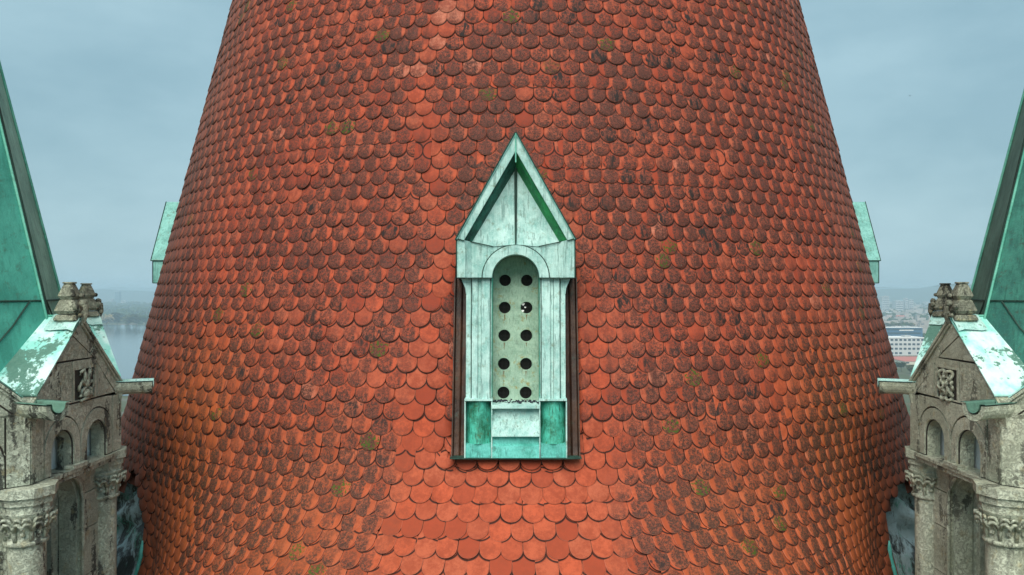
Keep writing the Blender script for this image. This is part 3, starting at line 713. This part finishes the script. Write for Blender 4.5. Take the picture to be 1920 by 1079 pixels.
    for i, c in enumerate(pos):
        if 1 < i:
            bm = bmesh.new(); slab(bm, [(c[0]-.006, c[1]-.062), (c[0]+.006, c[1]-.062), (c[0]+.001, c[1]-.062-random.uniform(.03, .07)), (c[0]-.001, c[1]-.062-random.uniform(.03, .07))], [], 5.5255, 5.5265, fp); finish('drip_stain', bm, M_panel2, e)
        o = link(bpy.data.objects.new('vent_rim', rm), e); o.location = fp(c[0], c[1], 5.527)
        o2 = link(bpy.data.objects.new('wire_screen', wm), e); o2.location = fp(c[0], c[1], 5.513)
        if i == 3:
            for (dx, dz, rr3) in ((-.032, .030, .014), (-.036, -.030, .013), (-.012, .002, .008)):
                bm = bmesh.new(); slab(bm, [(c[0]+dx+rr3*(1+.4*math.sin(3*a_))*math.cos(a_), c[1]+dz+rr3*(1+.3*math.cos(2*a_))*math.sin(a_)) for a_ in [k*.6 for k in range(10)]], [], 5.516, 5.522, fp); finish('white_scrap', bm, M_white, e)
    P('dark_back', [(-.2, -.98), (.2, -.98), (.2, .30), (-.2, .30)], [], 5.462, 5.468, M_black, ff=fp)  # black sheet standing in for the unlit space behind the holes
    # sill, litter, apron box
    bm = bmesh.new(); rr4 = random.Random(4)
    for k in range(46): blob(bm, f(-.195+.39*k/45, -.962+rr4.uniform(-.008, .012), 5.60+rr4.uniform(-.03, .05)), rr4.uniform(.006, .013), 1, .3)
    finish('leaf_litter', bm, M_soil, e)['kind'] = 'stuff'
    hull('sill', [(-.205, -.965, 5.53), (.205, -.965, 5.53), (.205, -.985, 5.71), (-.205, -.985, 5.71), (-.205, -1.01, 5.71), (.205, -1.01, 5.71)], ((0, 1, 2, 3), (3, 2, 5, 4)), M_pale)
    hull('apron', [(-.203, -1.01, 5.62), (.203, -1.01, 5.62), (.203, -1.25, 5.71), (-.203, -1.25, 5.71), (-.203, -1.258, 5.71), (.203, -1.258, 5.71), (.203, -1.258, 5.6), (-.203, -1.258, 5.6)], ((0, 1, 2, 3), (3, 2, 5, 4), (4, 5, 6, 7)), M_pale)
    hull('apron_foot', [(-.200, -1.26, 5.66), (.200, -1.26, 5.66), (.200, -1.33, 5.665), (-.200, -1.33, 5.665), (-.200, -1.345, 5.69), (.200, -1.345, 5.69), (.200, -1.45, 5.70), (-.200, -1.45, 5.70)], ((0, 1, 2, 3), (3, 2, 5, 4), (4, 5, 6, 7)), M_chute2)
    P('foot_flashing', [(-.565, -1.460), (.565, -1.460), (.565, -1.452), (-.565, -1.452)], [], 5.45, 5.703, M_seam)
    return e
d0 = make_dormer('verdigris copper dormer with pointed hood and ten round vent holes facing the camera')
def copy_tree(o, parent=None):
    c = o.copy(); S.collection.objects.link(c)
    if parent is not None: c.parent = parent
    for ch in o.children: copy_tree(ch, c)
    return c
for s, lb in ((-1, 'verdigris copper dormer seen side-on at the left edge of the tiled roof'), (1, 'verdigris copper dormer seen side-on at the right edge of the tiled roof')):
    kids = list(d0.children); c = d0.copy(); S.collection.objects.link(c)
    for ch in kids:
        q = ch.copy(); q.parent = c; S.collection.objects.link(q)
    c.location = (s*BQ, AX, H-1.45); c.rotation_euler = (0, 0, s*math.pi/2); c['label'] = lb

# ------------------------------------------------------------------ corner turrets
APO, WF = 1.733, 1.4355
def make_turret(sx, label, MS, MSP, knot):
    cx, cy = -5.54, 6.96
    def Wp(x, y, z): return Vector((sx*-1*x*-1 if sx == 1 else x, y, z)) if False else Vector(((x if sx < 0 else -x), y, H+z))
    org = Wp(cx, cy, -4.0); e = empty('corner_turret', org, label, 'turret')
    def fr(phi, back=0.):
        n = (math.cos(phi), math.sin(phi)); t = (-math.sin(phi), math.cos(phi))
        return lambda u, v, w: Wp(cx+(APO-back+w)*n[0]+(u-WF/2)*t[0], cy+(APO-back+w)*n[1]+(u-WF/2)*t[1], v)
    def fin(name, bm, m, parent=None, smooth=False): return finish(name, bm, m, parent or e, smooth, org if parent is None else org)
    EV, RG = -.90, -.25
    ax_, ay = WF/2, RG
    rk = lambda s: (WF/2+s*WF/2, RG+(EV-RG)*s)
    c1, c2, sv = .445, .990, -1.345
    def archhole(c, r, bot, spring): return [(c-r, bot), (c-r, spring)]+arc(c, spring, r, 180, 0, 14)[1:]+[(c+r, bot)]
    holes = [archhole(c1, .165, -1.52, sv)[::1], archhole(c2, .165, -1.52, sv)]
    kk = (.1308*.666, .1308*.746)
    def stones():
        out = []
        inn = lambda p: (p[0]-.085, p[1]-.096)
        cp = [(0, .34), (.34, .68), (.68, .985)]
        for a, b in cp: out.append([rk(a), rk(b), inn(rk(b)), inn(rk(a)) if a > 0 else (rk(0)[0]-.145, rk(0)[1]-.132)])
        A_ = (.7175-.145, RG-.132)
        i1 = inn(rk(.34)); i2 = inn(rk(.66)); i3 = inn(rk(.985))
        lf = lambda v: WF/2-(RG-v)/(RG-EV)*WF/2
        i_ = inn(rk(.40)); out.append([A_, i1, (i_[0], i_[1]), (.60, -.60), (lf(-.60), -.60)])
        out.append([(lf(-.605), -.605), (.575, -.605), (.575, -.97), (.18, -.97), (0, -.97), (0, EV)])
        out.append([(.985, -.605), (i_[0]+.001, -.605) if i_[0] > .99 else (1.0, -.605), i2, i3, (1.435, -.93), (1.435, -.97), (.985, -.97)])
        out.append([(0, -1.53), (.172, -1.53), (.172, -1.33), (.172, -.975), (0, -.975)])
        out.append([(1.263, -1.53), (1.435, -1.53), (1.435, -.975), (1.263, -.975), (1.263, -1.33)])
        for c in (c1, c2): out.append([(c-.272, -1.53), (c-.272, -1.335)]+arc(c, -1.335, .272, 180, 0, 14)[1:]+[(c+.272, -1.53), (c+.165, -1.53)]+arc(c, sv, .165, 0, 180, 14)+[(c-.165, -1.53)])
        out.append([(.175, -.975), (1.26, -.975), (1.26, -1.28)]+arc(c2, -1.335, .274, 12, 168, 12)+[(.7175, -1.31)]+arc(c1, -1.335, .274, 12, 168, 12)+[(.175, -1.28)])
        return out
    relief_block = [(.580, -.605), (.982, -.605), (.982, -.97), (.580, -.97)]
    niche = [(.625, -.70), (.965, -.70), (.965, -.965), (.625, -.965)]
    for fi, phi in enumerate([R_(a) for a in (0, -45, 45, -90, 90, 135, 180, 225)]):
        f = fr(phi)
        if fi >= 5:      # unseen faces turned away, left wide open to light the window sheets
            bm = bmesh.new(); slab(bm, [(0, -3.9), (0, EV), (ax_, ay), (WF, EV), (WF, -3.9)], [[(.12, -3.2), (1.31, -3.2), (1.31, -1.1), (.12, -1.1)]], -.14, -.012, f); fin('wall', bm, MS); continue
        gable_out = [(0, -1.53), (0, EV), (ax_, ay), (WF, EV), (WF, -1.53)]
        # mortar core with the window openings
        bm = bmesh.new()
        out = [(0, -1.535)]+[(c1-.165, -1.535)]+arc(c1, sv, .163, 180, 0, 14)+[(c1+.165, -1.535), (c2-.165, -1.535)]+arc(c2, sv, .163, 180, 0, 14)+[(c2+.165, -1.535), (WF, -1.535), (WF, EV-.01), (ax_, ay-.012), (0, EV-.01)]
        slab(bm, out, [], -.145, -.024, f); fin('wall_core', bm, MS)
        bm = bmesh.new(); slab(bm, out, [], -.0235, -.013 if fi < 3 else -.016, f); fin('mortar_bed' if fi < 3 else 'wall_face', bm, M_mortar if fi < 3 else MS)
        if fi <= 2:
            for st in stones():
                bm = bmesh.new(); pr = random.uniform(-.003, .003); slab(bm, inset(st, .0065), [], -.02, pr, f)
                fin('stone_block', bm, MS)
            bm = bmesh.new(); slab(bm, inset(relief_block, .0055), [inset([(.62, -.69), (.94, -.69), (.94, -.955), (.62, -.955)], 0)], -.02, 0, f); fin('stone_block', bm, MS)
            # carved relief in its sunk field
            bm = bmesh.new(); slab(bm, [(.60, -.66), (.96, -.66), (.96, -.965), (.60, -.965)], [], -.045, -.022, f)
            cc, cv = .785, -.835
            if knot:
                for k, (du, dv, r1) in enumerate(((-.06, .085, .042), (.06, .085, .042), (-.072, 0, .04), (.072, 0, .04), (-.05, -.085, .045), (.05, -.085, .045), (0, .04, .035), (0, -.045, .04))):
                    tube(bm, [f(cc+du+r1*math.cos(a_), cv+dv+r1*math.sin(a_), .004+.012*math.sin(2*a_+k)) for a_ in [j*math.pi/6 for j in range(12)]], .015, 6, closed=True)
                    g_ = f(cc+du, cv+dv, -.01); blob(bm, g_, .018, 1, .15)
            else:
                for sgn in (-1, 1):
                    tube(bm, [f(cc+sgn*.02, cv+.02, .01), f(cc+sgn*.03, cv+.09, .02), f(cc+sgn*.055, cv+.14, .02), f(cc+sgn*.085, cv+.12, .01), f(cc+sgn*.08, cv+.09, .0)], .016, 6, [.022, .018, .016, .014, .01])
                    tube(bm, [f(cc+sgn*.02, cv, .01), f(cc+sgn*.08, cv+.03, .015), f(cc+sgn*.12, cv, .015), f(cc+sgn*.11, cv-.04, .005)], .014, 6)
                    tube(bm, [f(cc+sgn*.02, cv-.02, .015), f(cc+sgn*.07, cv-.045, .015), f(cc+sgn*.10, cv-.09, .01), f(cc+sgn*.06, cv-.12, .0)], .016, 6)
                blob(bm, f(cc, cv+.02, .0), .045, 2, .1); blob(bm, f(cc-.02, cv-.07, .0), .05, 2, .12); blob(bm, f(cc+.05, cv-.075, .0), .035, 2, .15)
                tube(bm, [f(cc-.09, cv-.13, .01), f(cc-.02, cv-.115, .02), f(cc+.05, cv-.12, .01)], .014, 6)
            fin('carved_relief', bm, MS, smooth=True)
            # rake mouldings on the far slope
            for off, ww, pj in ((.0, .022, .030), (.032, .014, .020)):
                q0, q1 = rk(.02), rk(.99); nx_, ny_ = -.666, -.746
                bm = bmesh.new(); slab(bm, [(q0[0]+nx_*off, q0[1]+ny_*off), (q1[0]+nx_*off, q1[1]+ny_*off), (q1[0]+nx_*(off+ww), q1[1]+ny_*(off+ww)), (q0[0]+nx_*(off+ww), q0[1]+ny_*(off+ww))], [], .0035, pj, f); fin('rake_moulding', bm, MS)
            # added translucent white sheet, standing in for the bright background seen through
            bm = bmesh.new(); slab(bm, [(.20, -1.62), (1.24, -1.62), (1.24, -1.12), (.20, -1.12)], [], -.175, -.170, f); fin('glare_sheet', bm, M_sheet)
            # string course, sill blocks
            bm = bmesh.new(); slab(bm, [(.10, -1.565), (1.30, -1.565), (1.30, -1.535), (.10, -1.535)], [], -.20, .022, f); slab(bm, [(.12, -1.61), (1.28, -1.61), (1.28, -1.567), (.12, -1.567)], [], -.20, .002, f); fin('string_course', bm, MS)
            for k, c in enumerate((c1,)):
                bm = bmesh.new(); slab(bm, [(c+.10, -1.50), (c+.33, -1.50), (c+.33, -1.533), (c+.10, -1.533)], [], -.06, .035, f); fin('sill_block', bm, MS)
            # lower wall, set back: blocks round an arched opening
            fb = fr(phi, .15); sp, rr = -1.925, .27; c = WF/2
            ys = [-1.61, -1.86, -2.19, -2.62, -3.1, -3.6]
            rng2 = random.Random(fi)
            for side in (0, 1):
                for y0, y1 in zip(ys, ys[1:]):
                    inner = c-rr-.03 if side == 0 else c+rr+.03
                    if y0 > sp-.01:
                        a_top = [(x, y) for x, y in arc(c, sp, rr+.03, 180, 90, 8)] if side == 0 else [(x, y) for x, y in arc(c, sp, rr+.03, 0, 90, 8)]
                        if y0 == ys[0]:
                            pl = [(0 if side == 0 else WF, y0), (c, y0)]+[p for p in a_top[::-1] if p[1] > y1]+[(a_top[0][0]+(.006 if side == 0 else -.006), y1), (0 if side == 0 else WF, y1)]
                        else: pl = [(0 if side == 0 else WF, y0), (inner, y0), (inner, y1), (0 if side == 0 else WF, y1)]
                    else: pl = [(0 if side == 0 else WF, y0), (inner, y0), (inner, y1), (0 if side == 0 else WF, y1)]
                    bm = bmesh.new(); slab(bm, inset(pl, .0045), [], -.05, rng2.uniform(-.002, .002), fb); fin('stone_block', bm, MS)
            ring = arc(c, sp, rr+.028, 0, 180, 20)
            pth = [fb(c+rr+.028, -3.6, .004)]+[fb(x, y, .004) for x, y in ring]+[fb(c-rr-.028, -3.6, .004)]
            bm = bmesh.new(); tube(bm, pth, .018, 8); fin('arch_moulding', bm, MS, smooth=True)
            bm = bmesh.new(); slab(bm, [(0, -3.6)]+[(c-rr, -3.6)]+arc(c, sp, rr, 180, 0, 16)+[(c+rr, -3.6), (WF, -3.6), (WF, -1.62), (0, -1.62)], [], -.20, -.04, fb); fin('wall_core', bm, MS)
            bm = bmesh.new(); r2 = .17; slab(bm, [(c-rr-.05, -3.6), (c-r2, -3.6)]+arc(c, sp-.03, r2, 180, 0, 16)+[(c+r2, -3.6), (c+rr+.05, -3.6), (c+rr+.05, -1.60), (c-rr-.05, -1.60)], [], -.36, -.21, fb); fin('inner_arch', bm, MS)
            bm = bmesh.new(); slab(bm, [(.1, -3.9), (1.33, -3.9), (1.33, -1.63), (.1, -1.63)], [], -.50, -.46, fb); fin('dark_back', bm, M_black)  # black slab standing in for the unlit turret interior
        else:
            bm = bmesh.new(); slab(bm, [(0, -3.9), (0, -1.54), (WF, -1.54), (WF, -3.9)], [], -.16, -.04, f); fin('wall', bm, MS)
    # columns and capitals at the eight corners
    for k in range(8):
        a = R_(-22.5+45*k); R0 = 1.875-.075
        px_, py_ = cx+R0*math.cos(a), cy+R0*math.sin(a)
        if k == 0: px_, py_ = -3.865, 6.275
        if k == 1: px_, py_ = -3.99, 7.66
        if k in (4, 5, 6): continue
        c0 = Wp(px_, py_, 0)
        bm = bmesh.new(); lathe(bm, c0, [(.128, -3.9), (.128, -2.62), (.130, -2.0), (.126, -1.985)], 24); col = fin('column', bm, MS, smooth=True)
        bm = bmesh.new(); lathe(bm, c0, [(.126, -1.995), (.155, -1.985), (.160, -1.970), (.155, -1.955), (.135, -1.945), (.138, -1.86), (.160, -1.78), (.185, -1.735), (.188, -1.72)], 24)
        for j in range(8):       # palm leaves that fork into curled lobes
            b = 2*math.pi*(j+.5)/8+a; ca, sa = math.cos(b), math.sin(b)
            def Q(r, da, z): return Vector((c0.x+r*math.cos(b+da), c0.y+r*math.sin(b+da), H+z))
            tube(bm, [Q(.142, 0, -1.945), Q(.150, 0, -1.87), Q(.170, 0, -1.82)], .015, 6)
            for q in (-1, 1):
                tube(bm, [Q(.158, 0, -1.86), Q(.178, q*.13, -1.805), Q(.198, q*.28, -1.800), Q(.200, q*.40, -1.835), Q(.19, q*.42, -1.855)], .014, 6, [.016, .016, .015, .012, .006])
                tube(bm, [Q(.162, 0, -1.83), Q(.186, q*.15, -1.765), Q(.208, q*.30, -1.762), Q(.212, q*.38, -1.785)], .012, 6, [.015, .014, .012, .006])
            blob(bm, Q(.150, .39, -1.89), .022, 1, .1)
        cap = fin('capital', bm, MS, smooth=True)
        # abacus: stepped slab turned to the corner
        def ab(hw, z0, z1):
            bm2 = bmesh.new(); co = []
            for q in range(8):
                aa = a+R_(22.5)+R_(45)*q; rr_2 = hw/math.cos(R_(22.5)); co.append((c0.x+(rr_2*math.cos(aa) if sx < 0 else -rr_2*math.cos(math.pi-aa)*-1 if False else rr_2*math.cos(aa)*(1 if sx < 0 else -1)), c0.y+rr_2*math.sin(aa)))
            lo = [bm2.verts.new((x, y, H+z0)) for x, y in co]; hi = [bm2.verts.new((x, y, H+z1)) for x, y in co]
            for q in range(8): bm2.faces.new((lo[q], lo[(q+1) % 8], hi[(q+1) % 8], hi[q]))
            bm2.faces.new(lo[::-1]); bm2.faces.new(hi); return bm2
        for hw, z0, z1 in ((.172, -1.722, -1.665), (.190, -1.663, -1.605), (.212, -1.603, -1.531)):
            fin('abacus', ab(hw, z0, z1), MS)
        # upper pier above the capital
        bm = bmesh.new(); 
    # spire: its hips run down onto the gable ridges
    RS = lambda h: 1.4*(5.8-h)/5.88
    def SP(j, h, k=1.): return Wp(cx+RS(h)*k*math.cos(R_(45*j)), cy+RS(h)*k*math.sin(R_(45*j)), h)
    for j in range(8):
        m = MSP if j in (7, 6, 5) else (M_spireL2 if sx < 0 else M_spired)
        hb, hm = -.86, -.09
        for (h0, h1) in ((hb, hm-.002), (hm+.002, 2.6), (2.604, 5.79)):
            bm = bmesh.new(); q = [SP(j, h0), SP(j+1, h0), SP(j+1, h1), SP(j, h1)]; vs = [bm.verts.new(p) for p in q]; bm.faces.new(vs)
            if h0 == hb: m2 = m
            fin('copper_sheet', bm, m)
        # hip roll, double
        for off in (-.018, .018):
            d_ = Vector((-math.sin(R_(45*j)), math.cos(R_(45*j)), 0)); d_.x *= (1 if sx < 0 else -1)
            bm = bmesh.new(); tube(bm, [SP(j, -.28, 1.004)+d_*off, SP(j, 2.6, 1.004)+d_*off, SP(j, 5.75, 1.004)+d_*off*.3], .011, 6); fin('hip_roll', bm, M_seamL if off < 0 else M_seam)
        bm = bmesh.new(); tube(bm, [SP(j, hm, 1.003), SP(j+1, hm, 1.003)], .009, 5); tube(bm, [SP(j, 2.602, 1.003), SP(j+1, 2.602, 1.003)], .008, 5); fin('cross_seam', bm, M_seam)
        mid = lambda h, t_: SP(j, h, 1.004).lerp(SP(j+1, h, 1.004), t_)
        bm = bmesh.new(); tube(bm, [mid(hm, .12), mid(-.30, .30), mid(-.50, .5), mid(-.30, .70), mid(hm, .88)], .008, 5); tube(bm, [mid(-.50, .5), mid(-.86, .5)], .012, 5); fin('valley_seam', bm, M_seam)
        tip = Wp(cx, cy, 5.8)
    bm = bmesh.new(); lathe(bm, Wp(cx, cy, 5.78), [(.03, -.15), (.06, -.1), (.05, 0), (.12, .12), (.05, .22), (.015, .5), (.004, .8)], 16); fin('spire_knob', bm, MSP, smooth=True)
    # gable roofs: two sheets each, ridge cap, and the valley gutter at the corner
    for gi, phi in enumerate([R_(a) for a in (0, -45, 45, -90, 90, 135, 180, 225)]):
        f = fr(phi); dd = APO-1.33
        for s in (-1, 1):
            te = .66; bm = bmesh.new(); P4 = [(WF/2, RG+.022, .012), (WF/2, RG+.022, -.46), (WF/2+s*te, RG+.022-te*.9059, -.50), (WF/2+s*te, RG+.022-te*.9059, .012)]
            P4 += [(p[0], p[1]-.014, p[2]) for p in P4]
            vs = [bm.verts.new(f(*p)) for p in P4]
            for q in ((0, 1, 2, 3), (7, 6, 5, 4), (0, 3, 7, 4), (3, 2, 6, 7), (1, 2, 6, 5)): bm.faces.new([vs[i] for i in q])
            bmesh.ops.subdivide_edges(bm, edges=bm.edges, cuts=3, use_grid_fill=True)
            fin('gable_roof_sheet', bm, M_splash)
            bm = bmesh.new(); vs = [bm.verts.new(f(*p)) for p in ((WF/2+s*.63, RG-.595, .0), (WF/2+s*.63, RG-.595, -.5), (WF/2+s*.7175, RG-.63, -.42), (WF/2+s*.7175, RG-.665, .02))]; bm.faces.new(vs); fin('valley_gutter', bm, M_spired)
        if gi < 5:
            bm = bmesh.new(); tube(bm, [f(WF/2, RG+.026, .014), f(WF/2, RG+.030, -.42)], .010, 6); fin('ridge_roll', bm, M_seamL)
            # crumpled lead saddle under the finial
            bm = bmesh.new(); rw = random.Random(gi)
            gr = [[bm.verts.new(f(WF/2-.15+.05*i, RG+.034-abs(-.15+.05*i)*.88+rw.uniform(0, .018), -.24+.05*j_)) for i in range(7)] for j_ in range(6)]
            for A_, B_ in zip(gr, gr[1:]):
                for i in range(6): bm.faces.new((A_[i], A_[i+1], B_[i+1], B_[i]))
            fin('lead_saddle', bm, M_pale, smooth=True)
            # stone finial: stacked roll mouldings with two horns and knobs between
            bm = bmesh.new(); F = lambda u, v, w: f(WF/2+u*.92, RG+(v-RG)*1.08, w*.95-.10)
            def ring_block(z0, z1, hu, hw, bu=0, tp=.9):
                m_ = (z0+z1)/2; 
                prof_ = [(hu-.012, hw-.012, z0), (hu+bu, hw+bu, z0+(z1-z0)*.25), ((hu+bu)*(1+tp)/2, (hw+bu)*(1+tp)/2, z0+(z1-z0)*.6), (hu*tp, hw*tp, z1)]
                prev = None; rings_ = []
                for a1, b1, z_ in prof_: rings_.append([bm.verts.new(F(p*a1+sh, z_, q*b1)) for p, q in ((-1, -.8), (-.8, -1), (.8, -1), (1, -.8), (1, .8), (.8, 1), (-.8, 1), (-1, .8))])
                for A_, B_ in zip(rings_, rings_[1:]):
                    for i in range(8): bm.faces.new((A_[i], A_[(i+1) % 8], B_[(i+1) % 8], B_[i]))
                bm.faces.new(rings_[0][::-1]); bm.faces.new(rings_[-1])
            sh = 0.
            ring_block(RG-.02, RG+.035, .095, .098, .010, .9); ring_block(RG+.04, RG+.155, .088, .094, .008, .70)
            ring_block(RG+.155, RG+.285, .066, .068, .010, .55); ring_block(RG+.285, RG+.30, .046, .047, .002, .95)
            for (u_, v_, w_, r_) in ((-.08, .10, .10, .028), (.08, .10, .10, .028), (0, .13, .12, .03), (-.06, .03, .13, .022), (.06, .03, .13, .022), (0, .05, .135, .026), (.02, .19, .10, .02)):
                blob(bm, F(u_, RG+v_, w_), r_, 2, .08)
            tube(bm, [F(0, RG-.03, .12), F(0, RG+.04, .15), F(0, RG+.10, .145), F(0, RG+.12, .11)], .022, 7)
            fin('finial', bm, M_finial, smooth=False)
    # rain spouts at the corners
    for k in range(-1, 4):
        a = R_(-22.5+45*k); R0 = 1.875; Ls = .37 if k == 1 else .40
        dx, dy = math.cos(a), math.sin(a)
        G = lambda s_, t_, z_: Wp(cx+(R0-.10+s_)*dx-t_*dy, cy+(R0-.10+s_)*dy+t_*dx, z_)
        top_ = -.885
        bm = bmesh.new(); n = 10; rr = .098
        so_ = [(-rr*math.cos(math.pi*i/n), top_-rr*1.25*math.sin(math.pi*i/n)) for i in range(n+1)]
        si = [(-rr*.62*math.cos(math.pi*i/n), top_-rr*.75*math.sin(math.pi*i/n)) for i in range(n+1)]
        secs = []
        for s_, kk_ in ((0, 1.0), (.10, 1.0), (Ls*.6, .96), (Ls, 1.02)):
            secs.append(([bm.verts.new(G(s_, p[0]*kk_, top_+(p[1]-top_)*kk_)) for p in so_], [bm.verts.new(G(s_, p[0]*kk_, top_+(p[1]-top_)*kk_)) for p in si]))
        for (O1, I1), (O2, I2) in zip(secs, secs[1:]):
            for i in range(n):
                bm.faces.new((O1[i], O1[i+1], O2[i+1], O2[i])); bm.faces.new((I1[i], I1[i+1], I2[i+1], I2[i]))
            bm.faces.new((O1[0], I1[0], I2[0], O2[0])); bm.faces.new((O1[n], I1[n], I2[n], O2[n]))
        O2, I2 = secs[-1]
        for i in range(n): bm.faces.new((O2[i], O2[i+1], I2[i+1], I2[i]))
        sp_ = fin('rain_spout', bm, MS, smooth=False)
        bm = bmesh.new(); n = 8; rows_ = []
        for s_ in (0.0, Ls*.5, Ls+.012):
            pf = [(-rr*1.06, top_+.012), (-rr*1.06, top_+.018), (-rr*.60, top_+.014)]+[(-rr*.56*math.cos(math.pi*i/n), top_+.004-rr*.66*math.sin(math.pi*i/n)) for i in range(n+1)]+[(rr*.60, top_+.014), (rr*1.06, top_+.018), (rr*1.06, top_+.012)]
            rows_.append([bm.verts.new(G(s_, *p)) for p in pf])
        for A_, B_ in zip(rows_, rows_[1:]):
            for i in range(len(A_)-1): bm.faces.new((A_[i], A_[i+1], B_[i+1], B_[i]))
        o = fin('copper_lining', bm, M_pale if k == 1 else M_spired, smooth=True)
        # corbel stone under the spout and the pier that joins the two faces
        bm = bmesh.new(); G2 = lambda s_, t_, z_: G(s_, t_, z_)
        vs = [bm.verts.new(G(s_, t_, z_)) for s_, t_, z_ in ((.02, -.06, -.965), (.115, -.05, -.965), (.115, .05, -.965), (.02, .06, -.965), (.02, -.06, -1.10), (.09, -.045, -1.08), (.09, .045, -1.08), (.02, .06, -1.10))]
        for q in ((0, 1, 2, 3), (7, 6, 5, 4), (0, 1, 5, 4), (1, 2, 6, 5), (2, 3, 7, 6), (3, 0, 4, 7)): bm.faces.new([vs[i] for i in q])
        fin('corbel_stone', bm, MS)
    # body of the turret below
    bm = bmesh.new(); ring1 = [Wp(cx+1.85*math.cos(R_(22.5+45*i)), cy+1.85*math.sin(R_(22.5+45*i)), -3.9) for i in range(8)]; ring0 = [Vector((p.x, p.y, 0)) for p in ring1]
    a_ = [bm.verts.new(p) for p in ring1]; b_ = [bm.verts.new(p) for p in ring0]
    for i in range(8): bm.faces.new((a_[i], a_[(i+1) % 8], b_[(i+1) % 8], b_[i]))
    bm.faces.new(a_); fin('shaft', bm, MS)
    return e
make_turret(-1, 'stone corner turret with bright teal copper spire at the left edge', M_stoneL, M_spire, False)
make_turret(1, 'stone corner turret with dull green copper spire at the right edge', M_stoneR, M_spireR, True)

# ------------------------------------------------------------------ copper valley sheets between roof and turrets
for sx, lb in ((-1, 'black and turquoise stained copper valley between the roof and the left turret'), (1, 'dark crumpled copper valley between the roof and the right turret')):
    e = empty('copper_valley', (sx*4.4, AX-3.6, H-3.4), lb, 'flashing'); org = Vector((sx*4.4, AX-3.6, H-3.4))
    rw = random.Random(5+sx); bm = bmesh.new(); nu, nv = 16, 22; gr = []
    for j in range(nv+1):
        h = -2.10-1.35*j/nv; row = []
        lo = olo(h)-.05; hi = ohi(h)+.06
        for i in range(nu+1):
            f_ = i/nu; a = lo+(hi-lo)*f_; sag = math.sin(math.pi*f_)
            r_ = float(rad(h, a))-.03-.10*sag+.30*sag*max(0, -2.9-h)+rw.uniform(-.03, .03)*sag+.045*math.sin(f_*14+h*7)*sag+.03*math.sin(f_*31-h*4)*sag
            row.append(bm.verts.new((sx*r_*math.sin(a), AX-r_*math.cos(a), H+h)))
        gr.append(row)
    for A_, B_ in zip(gr, gr[1:]):
        for i in range(nu): bm.faces.new((A_[i], A_[i+1], B_[i+1], B_[i]))
    finish('valley_sheet', bm, M_chute, e, True, org)
    bm = bmesh.new(); pth = []
    for j in range(9):
        h = -2.74-.70*j/8; a = olo(h)+.002; r_ = float(rad(h, a))+.035; pth.append((sx*r_*math.sin(a), AX-r_*math.cos(a), H+h))
    tube(bm, pth, .022, 8, [.008]+[.022]*8); finish('edge_roll', bm, M_chute2, e, True, org)
    # turquoise flap where the sheet turns up against the turret
    bm = bmesh.new(); gr = []
    for j in range(8):
        row = []
        for i in range(6):
            x = sx*(4.02+.16*i/5+.10*j/7*(i-2.5)/2.5); z = -2.78-.55*j/7+.10*abs(i-2.5)/2.5*j/7; row.append(bm.verts.new((x, 7.95-.12*j/7+rw.uniform(-.015, .015), H+z)))
        gr.append(row)
    for A_, B_ in zip(gr, gr[1:]):
        for i in range(5): bm.faces.new((A_[i], A_[i+1], B_[i+1], B_[i]))
    finish('turned_up_flap', bm, M_chute2, e, True, org)

# ------------------------------------------------------------------ tower body below the roof
e = empty('church_tower', (0, AX, 0), 'square stone tower body that carries the tiled roof', 'tower')
bm = bmesh.new(); box(bm, (0, 0, (H-3.75)/2), (10.6, 10.6, H-3.75)); finish('wall', bm, M_stoneR, e)
bm = bmesh.new(); box(bm, (0, 0, H-3.70), (11.2, 11.2, .2)); finish('cornice', bm, M_stoneR, e)
